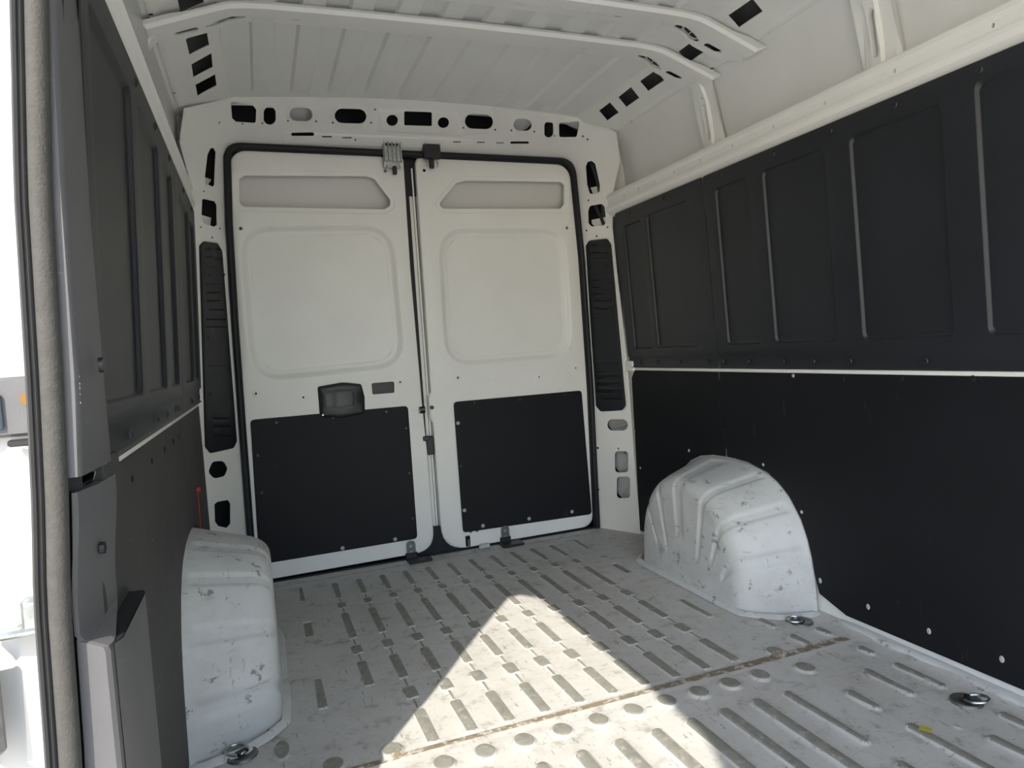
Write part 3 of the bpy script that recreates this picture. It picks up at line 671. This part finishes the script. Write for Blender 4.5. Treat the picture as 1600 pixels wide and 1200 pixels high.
# upper latch assemblies
t = empty('upper_door_latch', (-.105, -.02, 1.78)); props(t, 'bare zinc striker latch over the left rear door by the centre gap', 'latch', 'latches above the rear doors')
def lat(px, y): q = ray_plane(px, 1, y); return q
mb = MB()
a = lat((598, 221), -.045); b = lat((630, 252), -.045); cx_, cz_ = (a[0]+b[0])/2, (a[2]+b[2])/2; wd, ht = b[0]-a[0], a[2]-b[2]
mb.box((cx_, -.028, cz_), (wd, .014, ht), ch=.003)
mb.build('striker_plate', M_zinc, t)
for k in range(5):
    MB().box((a[0]+.006+k*(wd-.012)/4, -.040, cz_), (.006, .014, ht*1.04), ch=.0015).build('plate_fin', M_zinc, t)
for k in range(4): MB().cyl((a[0]+.014+k*(wd-.02)/4, -.042, a[2]-.012), (a[0]+.014+k*(wd-.02)/4, -.050, a[2]-.012), .005, 8).build('bolt', M_darkm, t)
MB().box((cx_-.008, -.022, cz_-ht*.62), (wd*.8, .010, ht*.4), ch=.002).build('lower_plate', M_zinc, t)
MB().box((cx_+.004, -.030, b[2]-.036), (.018, .020, .036), ch=.003).build('claw', M_black, t)
for dx in (-.03, .026): MB().tube([(cx_+dx, -.03, b[2]-.012), (cx_+dx+.004, -.034, b[2]-.024), (cx_+dx, -.03, b[2]-.036)], .003, 6).build('spring_wire', M_zinc, t)
t = empty('upper_door_latch', (.085, -.02, 1.78)); props(t, 'black capped striker latch over the right rear door by the centre gap', 'latch', 'latches above the rear doors')
a = lat((661, 224), -.045); b = lat((689, 248), -.045); cx_, cz_ = (a[0]+b[0])/2, (a[2]+b[2])/2; wd, ht = b[0]-a[0], a[2]-b[2]
MB().box((cx_, -.034, cz_), (wd, .030, ht), ch=.004).build('latch_cap', M_black, t)
MB().box((cx_+.004, -.030, a[2]+.004), (wd*1.15, .016, .012), ch=.002).build('cap_flange', M_black, t)
for dx in (-.03, .034): MB().cyl((cx_+dx, -.038, a[2]+.0), (cx_+dx, -.050, a[2]+.0), .005, 10).build('bolt', M_zinc, t)
MB().box((cx_-.002, -.030, b[2]-.020), (.020, .018, .040), ch=.003).build('claw', M_black, t)
for dx in (-.026, .022): MB().tube([(cx_+dx, -.03, b[2]-.002), (cx_+dx+.004, -.034, b[2]-.018), (cx_+dx, -.03, b[2]-.034)], .0035, 6).build('spring_wire', M_zinc, t)

# rubber seal around the doorway
path = [(-.803, .004)]+seal_open+[(.815, .004)]
def dens(P, d=.03):
    O = []
    for a, b in zip(P[:-1], P[1:]):
        n = max(1, int(math.dist(a, b)/d)); O += [(a[0]+(b[0]-a[0])*i/n, a[1]+(b[1]-a[1])*i/n) for i in range(n)]
    return O+[P[-1]]
path = dens(path); P = np.array(path); T_ = np.gradient(P, axis=0); T_ /= np.linalg.norm(T_, axis=1, keepdims=True); NRM = np.stack([T_[:, 1], -T_[:, 0]], 1)
if NRM[3][0] < 0: NRM = -NRM   # pointing inwards on the left side
cs = [(.0, .010), (.0, -.012), (.005, -.020), (.016, -.022), (.026, -.014), (.028, .0), (.028, .012)]
G = [[(P[i][0]+NRM[i][0]*a, b, P[i][1]+NRM[i][1]*a) for a, b in cs] for i in range(len(P))]
ds = grid_obj('door_seal', G, M_rubber); props(ds, 'black rubber weatherstrip looping around the rear doorway', 'seal')
mb = MB(); mb.box((0, .032, -.004), (1.6, .055, .022)); 
mb.box((.01, .014, .065), (.26, .006, .13))
mb.build('sill_seal', M_rubber, ds)
mb = MB(); mb.box((-.035, .012, .95), (.012, .012, 1.6))

# ================================================================== PILLAR VENTS
def vent(P, vpx, rows, xr, name_label, s, screws):
    feats = []
    for (y, x0, x1, hgt, dep) in rows:
        feats.append(dict(p=rear_px(rr(x0, y-hgt, x1, y+hgt, hgt*.8, 2)), h=dep, w=.002, rings=(0, 1), slot=(1 if dep < -.004 else 0)))
    o = thick('pillar_vent_panel', P, rear_mp(.0015), .008, [M_liner, M_hole], None, .003, feats=feats)
    props(o, name_label, 'vent panel', 'vent panels on the rear pillars')
    for q in screws:
        c = hit(q, rear_fn, 1.5, 5.); n = rear_mp(.0015)(np.array([c[0]]), np.array([c[2]]), np.zeros(1))[0]; n2 = rear_mp(.006)(np.array([c[0]]), np.array([c[2]]), np.zeros(1))[0]
        MB().cyl(n, n2, .006, 10, .004).build('screw', M_darkm, o)
    return o
rowsL = [(y, x0, x1, 1.2, -.006) for y, x0, x1 in ((389, 320, 329), (389, 336, 345), (402, 320, 331), (404, 335, 347), (457, 321, 343), (470, 321, 343), (484, 326, 351), (499, 321, 353), (511, 322, 354), (654, 332, 358), (667, 332, 360), (681, 333, 361))]
rowsL += [(y, x0, x1, 1.3, .004) for y, x0, x1 in ((417, 321, 348), (443, 321, 350), (571, 325, 360))]
rowsR = [(y, x0, x1, 1.4, -.006) for y, x0, x1 in ((383, 922, 934), (395, 923, 940), (395, 944, 951), (438, 925, 937), (449, 925, 940), (459, 926, 944), (470, 927, 956), (483, 929, 950), (581, 929, 946), (591, 930, 945), (602, 931, 950), (613, 932, 960), (624, 938, 972))]
rowsR += [(y, x0, x1, 1.5, .004) for y, x0, x1 in ((405, 922, 952), (428, 923, 955), (443, 925, 956), (454, 925, 957), (465, 925, 957), (478, 926, 959), (496, 922, 962), (566, 927, 966), (586, 929, 971), (597, 930, 971), (608, 932, 972))]
vent(VL, vL, rowsL, None, 'tall black louvred vent panel on the left rear pillar, beyond the left wheel arch', -1, [(327, 430), (349, 429), (325, 528), (328, 615)])
vent(VR, vR, rowsR, None, 'tall black louvred vent panel on the right rear pillar, between door and side wall', 1, [(947, 416), (922, 417), (957, 496), (966, 568)])

# ================================================================== WALL LININGS
LIN = .006
def rec(y0, y1, z0, z1, s, h=-.010): return dict(p=fillet([(y0, z0), (y1, z0), (y1, z1), (y0, z1)], .022, 4), h=h, w=.009, rings=(0, .33, .66, 1))
def liner(s, out_, recs, screws, label, hang=()):
    mpf = lambda u, v, h: np.stack([s*(xwall(v)-.002-LIN-h), u, v], 1)
    z0, z1 = .80, 1.495
    feats = list(recs)
    outl = fillet(out_, .012, 3)
    pts = [(y, z) for y in np.arange(min(p[0] for p in out_)+.03, max(p[0] for p in out_)-.02, .06) for z in (.84, 1.46)]
    # lower flange step
    ya, yb = min(p[0] for p in out_), max(p[0] for p in out_)
    feats.append(dict(p=[(ya-.01, .793), (yb+.01, .793), (yb+.01, .842), (ya-.01, .842)], h=-.005, w=.004, rings=(0, 1)))
    o = thick('wall_liner_panel', outl, mpf, .012, M_liner, None, .002, feats=feats)
    props(o, label, 'wall liner', 'moulded black liners on the upper side walls')
    me = None
    for y, z in screws:
        if me is None:
            b_ = MB().cyl((0, 0, 0), (-s*.003, 0, 0), .010, 12, .008).cyl((-s*.003, 0, 0), (-s*.005, 0, 0), .004, 8).build('push_rivet', M_liner, o); me = b_.data
        else: b_ = bpy.data.objects.new('push_rivet', me); COL.objects.link(b_); b_.parent = o
        b_.matrix_parent_inverse = Matrix.Identity(4); b_.location = (s*(float(xwall(np.array(z)))-.008), y, z)
    return o
zb, zt = .872, 1.440
recA = [rec(-.435, -.275, zb, zt-.01, 1), rec(-.765, -.470, zb, zt, 1)]
recB = [rec(-1.115, -.935, zb, zt, 1), rec(-1.445, -1.180, zb, zt, 1), rec(-1.805, -1.530, zb, zt, 1), rec(-2.20, -1.885, zb, zt+.015, 1), rec(-2.6, -2.3, zb, zt, 1)]
scR = lambda ys, z: [(y, z) for y in ys]
lA = liner(1, [(-.872, .790), (-.215, .790), (-.205, 1.30), (-.215, 1.497), (-.872, 1.497)], recA, scR((-.31, -.45, -.62, -.80), .815)+scR((-.35, -.62), 1.475), 'short black moulded liner on the right upper wall next to the rear pillar')
lB = liner(1, [(-2.9, .790), (-.874, .790), (-.874, 1.497), (-2.9, 1.497)], recB, scR((-.90, -1.04, -1.21, -1.34, -1.48, -1.72, -1.98), .815)+scR((-.98, -1.24, -1.47, -1.68, -1.90), 1.475), 'long black moulded liner on the right upper wall with faint marker writing')
mir = lambda L_, d=0: [dict(r, p=[(y+d, z) for y, z in r['p']]) for r in L_]
lC = liner(-1, [(-.86, .790), (-.205, .790), (-.200, 1.30), (-.215, 1.497), (-.86, 1.497)], mir(recA), scR((-.35, -.62), .815)+scR((-.35, -.62), 1.475), 'short black moulded liner on the left upper wall next to the rear pillar')
lD = liner(-1, [(-1.95, .790), (-.862, .790), (-.862, 1.497), (-1.95, 1.497)], [rec(-1.13, -.93, zb, zt, -1), rec(-1.49, -1.20, zb, zt, -1), rec(-1.90, -1.565, zb, zt, -1)], scR((-1.0, -1.24, -1.40, -1.72), .815)+scR((-.98, -1.24, -1.50), 1.475), 'long black moulded liner on the left upper wall beside the side doorway')

# faint marker handwriting on the long right liner
def scrib(px_strokes, parent, r=.0012):
    mbx = MB()
    for st in px_strokes:
        P_ = list(hits(st, lambda Q: Q[:, 0]-(xwall(Q[:, 2])-.008+.0135), .5, 5.))
        if len(P_) > 1: mbx.tube([p-np.array([.0005, 0, 0]) for p in P_], r, 5)
    return mbx.build('marker_writing', M_ink, parent)
def Z(L_): return [(1350+a/10, 170+b/10) for a, b in L_]
rng2 = random.Random(7); ST = []
for (x0, y0, x1, y1, n) in ((260, 340, 420, 290, 4), (330, 430, 450, 390, 3), (360, 530, 470, 490, 3), (270, 690, 500, 600, 6), (250, 770, 600, 640, 8), (250, 860, 660, 730, 9), (260, 910, 450, 870, 4), (810, 620, 830, 570, 1), (890, 590, 1060, 500, 4)):
    for k in range(n):
        cx0 = x0+(x1-x0)*k/n; cy0 = y0+(y1-y0)*k/n; wdt = (x1-x0)/n*.8
        ST.append(Z([(cx0, cy0+20), (cx0+wdt*.3, cy0-25+rng2.uniform(-8, 8)), (cx0+wdt*.5, cy0+22), (cx0+wdt*.8, cy0-12+rng2.uniform(-10, 10)), (cx0+wdt, cy0+12)]))
ST += [Z([(1070, 440), (1062, 560), (1066, 680)]), Z([(330, 640), (430, 600)]), Z([(250, 765), (350, 715)]), Z([(600, 615), (655, 585)]), Z([(930, 752), (975, 748)])]
scrib(ST, lB)

# lower hardboard
def board(s, out_, m, label, dark, bright):
    mpf = lambda u, v, h: np.stack([s*(.9185-h), u, v], 1)
    o = thick('wall_board', out_, mpf, .004, m or M_board, None, .0015)
    props(o, label, 'wall board', 'black hardboard on the lower side walls')
    for nm, L_, mt, mm in (('screw', dark, M_hole, .007), ('exposed_hole', bright, M_scuff, .0065)):
        me = None
        for y, z in L_:
            if me is None:
                b_ = MB().cyl((0, 0, 0), (-s*.0022, 0, 0), mm, 10, mm*.7).build(nm, mt, o); me = b_.data
            else: b_ = bpy.data.objects.new(nm, me); COL.objects.link(b_); b_.parent = o
            b_.matrix_parent_inverse = Matrix.Identity(4); b_.location = (s*.9185, y, z); b_.scale = (1, 1, rng.uniform(.8, 1.5))
    return o
def archcut(y0, y1): return [tuple(p) for p in arch_poly if y0 < p[0] < y1]
grow = offs(arch_poly+[(-.49, -.1), (-1.3, -.1)], .004)
AP = np.array([p for p in grow if p[1] > 0]); zarch = lambda y: float(np.interp(y, sorted(AP[:, 0]), [z for _, z in sorted(map(tuple, AP))]))
def wpx(L_): return wall_px(L_, 1)
YS = -.858
YL = -.878
bA = [(-.215, .02)]+[(-.215, .74), (-.245, .776), (YS, .776), (YS, .56), (YL, .56)]+[(y, zarch(y)+.004) for y in (YL, -.80, -.72, -.65, -.60, -.56, -.53, -.51, -.50)]+[(-.493, .02)]
board(1, bA, None, 'black hardboard on the right lower wall between rear pillar and wheel arch top', wpx([(1033, 586), (1073, 585)]), wpx([(1077, 704), (992, 674), (1001, 731)]))
bB = [(YS-.001, .745), (YS-.006, .745), (YS-.006, .776), (-2.9, .776), (-2.9, .045), (-1.42, .035), (-1.315, .07)]+[(y, zarch(y)+.004) for y in (-1.298, -1.290, -1.275, -1.25, -1.20, -1.15, -1.10, -1.0, -.93, YL-.006)]+[(YL-.006, .485), (YL-.001, .49), (YL-.001, .561), (YS-.001, .561)]
board(1, bB, None, 'large scuffed black hardboard on the right lower wall in front of the wheel arch', wpx([(1176, 587), (1318, 592), (1410, 591), (1521, 592), (1253, 667), (1403, 941), (1121, 665)]), wpx([(1240, 587), (1193, 726), (1253, 800), (1282, 907), (1357, 948), (1452, 986), (1566, 1030)]))
sw = lambda L_: wall_px(L_, -1)
bC = [(-.195, .02), (-.195, .776), (-.86, .776)]+[(y, zarch(y)+.004) for y in (-.86, -.80, -.72, -.65, -.60, -.56, -.53, -.51, -.50)]+[(-.493, .02)]
board(-1, bC, M_dusty, 'black hardboard on the left lower wall between rear pillar and left wheel arch', [], [])
bD = [(-.866, .776), (-1.96, .776), (-1.96, .02), (-1.315, .02)]+[(y, zarch(y)+.004) for y in (-1.298, -1.290, -1.275, -1.25, -1.20, -1.15, -1.10, -1.0, -.93, -.866)]
board(-1, bD, M_dusty, 'dusty black hardboard on the left lower wall beside the side doorway', [(y, .735) for y in (-1.68, -1.45, -1.25, -1.08, -.95)], [])
MB().cyl((-.9165, -.62, .53), (-.905, -.62, .53), .008, 10).cyl((-.913, -.62, .53), (-.913, -.63, .36), .0015, 6).build('cable_end', M_red, None)
props(bpy.data.objects['cable_end'], 'small red cable end on the left lower wall above the wheel arch', 'cable')

# ================================================================== WHEEL ARCHES
GR = [(.36, .026, .62), (.78, .028, .75), (1.22, .028, .92), (1.62, .026, .78), (2.02, .028, .95), (2.45, .026, .80)]   # t centre, half width, reach
def arch(s, label, grooves):
    nt_, ns = 170, 74; G = []
    for i in range(nt_+1):
        t = math.pi*i/nt_; Wp, Ip = wheelW(t), wheelI(t); row = []
        cen = np.array([-.875, .0])
        c1 = Ip+(Wp-Ip)*.40
        for j in range(ns+1):
            s_ = j/ns
            e = (Ip-cen); e = e/(np.linalg.norm(e)+1e-9); ct = c1+(c1-Wp)*(.063/.149); en = ct-e*.050
            if s_ < .5:   # top, from wall to shoulder
                k = s_/.5; x = .924+(.775-.924)*k; yz = Wp+(c1-Wp)*k; nx, nr = .0, 1.
            elif s_ < .68:  # rounded shoulder
                k = (s_-.5)/.18; x = (1-k)**2*.775+2*k*(1-k)*.712+k*k*.712; yz = (1-k)**2*c1+2*k*(1-k)*ct+k*k*en; nx, nr = k, 1-k
            else:  # inner face, running down to the floor
                k = (s_-.68)/.32; low = np.array([en[0]*.55+cen[0]*.45, 0.0]); yz = en+(low-en)*k; x = .712-.004*k; nx, nr = 1., 0.
            g = 0
            for tc, hw, reach in grooves:
                m = (1-ss((abs(t-tc)-hw*1.5)/.018))
                if reach < 1: m *= ss((s_-.05)/.04)*(1-ss((s_-(.68+.32*(reach-.35)))/.03))
                g = max(g, m)
            dep = .006*g
            e = (yz-cen); e = e/(np.linalg.norm(e)+1e-9)
            yz = yz-e*dep*nr; x = x+dep*nx
            row.append((s*x, yz[0], max(yz[1], .0)))
        G.append(row)
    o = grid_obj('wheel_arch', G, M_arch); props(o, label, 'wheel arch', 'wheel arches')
    # flange skirt round the foot
    skirt = [(.93, -1.335), (.80, -1.30), (.74, -1.255), (.695, -1.20), (.688, -1.10), (.690, -.87), (.690, -.62), (.70, -.54), (.76, -.47), (.93, -.46)]
    sk = fillet(skirt, .03, 3); inn = offs(sk, -.03)
    n = len(sk); V = [(s*p[0], p[1], .0015) for p in sk]+[(s*p[0], p[1], .006) for p in offs(sk, -.004)]+[(s*p[0], p[1], .011) for p in offs(sk, -.022)]
    Fc = [(k*n+i, k*n+i+1, (k+1)*n+i+1, (k+1)*n+i) for k in range(2) for i in range(n-1)]
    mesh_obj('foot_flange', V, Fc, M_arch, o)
    return o
a1 = arch(1, 'white scuffed wheel arch with radial grooves against the right wall', GR)
GRL = [(.20, .02, .9), (.62, .03, .60), (1.05, .03, .60), (1.45, .03, .60)]
a2 = arch(-1, 'white wheel arch at the left wall beside the sunlit doorway pillar', GRL)

# ================================================================== TIE-DOWN RINGS
def ring(x, y, a, label, lift=0):
    t = empty('tie_down_ring', (x, y, .006)); props(t, label, 'tie-down ring', 'floor tie-down rings')
    sx = rr(-.028, -.018, .028, .018, .018, 6); 
    # recessed cup rim
    G = []
    for i in range(25):
        th = 2*math.pi*i/24; G.append([(x+math.cos(th)*r_, y+math.sin(th)*r_, z) for r_, z in ((.036, .001), (.034, .006), (.029, .007), (.026, .003), (.012, .002), (.001, .006))])
    grid_obj('cup', G, M_steel, t)
    ca, sa = math.cos(a), math.sin(a); pts = []
    for i in range(24):
        th = 2*math.pi*i/24; u, v = .026*math.cos(th)+.02, .023*math.sin(th); z = .010+max(0, u)*lift
        pts.append((x+u*ca-v*sa, y+u*sa+v*ca, z))
    MB().tube(pts, .0035, 8, True).build('loop', M_zinc, t)
    MB().box((x, y, .010), (.016, .030, .008), Matrix.Rotation(a, 3, 'Z'), ch=.002).build('hinge_tab', M_darkm, t)
ring(.829, -1.33, 2.6, 'steel tie-down ring on the floor just in front of the right wheel arch')
ring(.825, -1.866, -1.1, 'steel tie-down ring with its loop swung out, at far right by the wall', .2)
ring(-.809, -1.297, 2.2, 'steel tie-down ring on the floor in front of the left wheel arch')
MB().box((.628, -1.915, .0098), (.018, .024, .0012), Matrix.Rotation(.5, 3, 'Z')).build('paint_chip', M_yel, None)
props(bpy.data.objects['paint_chip'], 'yellow chip stuck on a floor rib near the right corner', 'chip')

# ================================================================== SIDE DOORWAY PILLAR (foreground, left)
zz = np.linspace(-.02, 1.72, 36)
def curve(z, a): return np.interp(z, [p[0] for p in a], [p[1] for p in a])
eo = [(.0, -1.0), (.45, -.979), (.65, -.974), (.76, -.966), (.91, -.959), (1.136, -.951), (1.355, -.936), (1.75, -.905)]
def extrude(name, prof, m, parent, z0=-.02, z1=1.72, n=36, angle=40):
    """prof: (dx from the body outer line, y)"""
    G = [[(curve(z, eo)+dx, y, z) for dx, y in prof] for z in np.linspace(z0, z1, n)]
    return grid_obj(name, G, m, parent, angle=angle)
sd = empty('side_door_seal', (-.95, -2.06, .8)); props(sd, 'thick grey dusty rubber seal up the side doorway edge at far left', 'seal')
def arcp(cx, cy, r, a0, a1, n): return [(cx+r*math.cos(math.radians(a0+(a1-a0)*k/n)), cy+r*math.sin(math.radians(a0+(a1-a0)*k/n))) for k in range(n+1)]
extrude('bulb', arcp(.0265, -2.045, .0120, 150, 390, 16), M_bulb, sd)
extrude('flange', [(-.001, -2.00), (.000, -2.046), (.003, -2.050), (.006, -2.048), (.007, -2.044), (.009, -2.044), (.011, -2.049), (.014, -2.046), (.016, -2.035)], M_sealg, sd)
extrude('gap_liner', [(.012, -2.030), (.028, -2.014), (.046, -2.010)], M_rubber, sd)
# upper pillar cover
uc = empty('pillar_cover', (-.90, -2.0, .8)); props(uc, 'dark grey chipped plastic cover on the upper side doorway pillar', 'pillar cover', 'plastic covers on the doorway pillar')
def xin(z): return curve(z, [(.79, -.862), (.9, -.862), (1.15, -.872), (1.40, -.860), (1.75, -.845)])
def facew(z): return curve(z, [(.79, .13), (.82, .125), (.9, .10), (1.14, .085), (1.4, .10), (1.75, .10)])
G = []
for z in np.linspace(.795, 1.72, 30):
    lo = curve(z, eo)+.030; xr = xin(z)*0+curve(z, [(.79, -.913), (.91, -.906), (1.14, -.901), (1.37, -.892), (1.72, -.895)])
    yb = -2.035+facew(z)
    G.append([(lo, -2.012, z), (lo+.001, -2.034, z), (lo+.005, -2.040, z), (xr-.004, -2.040, z), (xr, -2.036, z), (xr+.001, -2.030, z), (xr+.008, yb, z), (xr+.006, yb+.005, z), (xr-.015, yb+.012, z)])
grid_obj('cover_shell', G, M_trim, uc, angle=40)
b0 = [Vector(p) for p in G[0]]; mesh_obj('cover_shell_end', [tuple(p) for p in b0], [tuple(range(len(b0)))], M_trim, uc)
MB().cyl((-.892, -1.99, .93), (-.886, -1.99, .93), .010, 12).build('clip_plug', M_black, uc)
# chipped edge flecks
mbx = MB()
for k in range(26):
    z = rng.choice([.97, .90, .885, .84, .93])+rng.uniform(-.03, .03); xr = curve(z, [(.79, -.913), (.91, -.906), (1.14, -.899), (1.37, -.884)])
    r_ = rng.uniform(.0008, .0022); c = Vector((xr-rng.uniform(0, .003), -2.0352, z))
    mbx.add([c+Vector((r_, 0, 0)), c+Vector((0, -.0006, r_*1.5)), c+Vector((-r_, 0, 0)), c+Vector((0, .0, -r_*1.5))], [(0, 1, 2, 3)])
o = mbx.build('paint_flecks', M_scuff, uc); o['kind'] = 'stuff'
# lower pillar trim
lc = empty('pillar_cover', (-.90, -2.0, .0)); props(lc, 'dark grey plastic trim on the lower side doorway pillar, with a notch', 'pillar cover', 'plastic covers on the doorway pillar')
def lowprof(z):
    lo = curve(z, eo)+.034
    notch = sstep(np.array([(z-.575)/.02]))[0]
    xr = (-.901)*(1-notch)+(-.932)*notch+(.012*sstep(np.array([(z-.62)/.15]))[0])
    return lo, xr, notch
G = []
for z in list(np.linspace(-.02, .55, 14))+list(np.linspace(.565, .61, 8))+list(np.linspace(.63, .775, 10)):
    lo, xr, nn = lowprof(z)
    r = .006+.010*sstep(np.array([(z-.755)/.02]))[0]
    G.append([(lo, -2.00, z), (lo+.001, -2.026+r*.5, z), (lo+.005, -2.034, z), (xr-.006, -2.034, z), (xr-.001, -2.030, z), (xr+.001, -2.022, z), (xr+.002+.010*nn, -2.015+.04*nn, z), (xr+.004*nn+.012*nn, -2.00+.11*nn, z)])
for x in G[-1:]: pass
grid_obj('trim_shell', G, M_trim, lc, angle=14)
b0 = G[-1]; mesh_obj('trim_cap', list(b0), [tuple(range(len(b0)))], M_trim, lc)
G = [[(-.899, -2.022, z), (-.892, -2.00, z), (-.892, -1.82, z), (-.897, -1.80, z), (-.918, -1.795, z)] for z in np.linspace(-.02, .575, 12)]
grid_obj('side_plate', G, M_trim, lc, angle=60)
mesh_obj('pocket', [(-.899, -2.022, .575), (-.892, -2.00, .577), (-.892, -1.82, .577), (-.897, -1.80, .575), (-.930, -1.795, .575), (-.930, -2.022, .575)], [(0, 1, 2, 3, 4, 5)], M_black, lc, False)  # flat face blackened to stand for the darkness inside a recess
MB().box((-.914, -1.89, .785), (.014, .11, .034), ch=.002).build('ridge_cover', M_dusty, lc)
MB().cyl((-.914, -1.975, .69), (-.908, -1.975, .69), .008, 10).build('clip_plug', M_black, lc)

# ================================================================== SLIDING DOOR seen outside, slid back
sdr = empty('sliding_side_door', (-1.15, -1.4, -.1)); props(sdr, 'white sliding side door pushed back outside the van, overexposed at far left', 'door')
pf = [(-.986, -.80), (-.986, -1.90), (-.990, -1.925), (-1.010, -1.932), (-1.022, -1.920), (-1.05, -1.918), (-1.06, -1.935), (-1.10, -1.95), (-1.12, -1.93), (-1.125, -1.86), (-1.125, -.80)]
G = []
for z in np.linspace(-.12, 1.74, 30):
    dx = float(curve(z, eo))+.960
    G.append([(x+dx, y, z) for x, y in pf])
grid_obj('door_shell', G, M_body, sdr, angle=50)
MB().box((-1.02, -1.935, .883), (.08, .02, .078), ch=.004).build('lock_housing', M_trim, sdr)
MB().box((-1.022, -1.948, .878), (.016, .008, .046), ch=.002).build('lock_plate', M_glass, sdr)
MB().cyl((-.984, -1.944, .892), (-.984, -1.950, .892), .009, 14).build('amber_buffer', M_orange, sdr)
MB().box((-.998, -1.946, .836), (.026, .014, .009), ch=.002).build('lock_claw', M_black, sdr)
MB().box((-1.03, -1.955, .592), (.075, .03, .010), ch=.003).box((-1.004, -1.95, .612), (.02, .02, .04), ch=.004).build('guide_arm', M_zinc, sdr)
MB().box((-1.068, -1.955, .50), (.045, .02, .13), ch=.006).build('hinge_cover', M_steel, sdr)
MB().cyl((-1.064, -1.965, .43), (-1.064, -1.975, .43), .014, 14).build('roller', M_black, sdr)
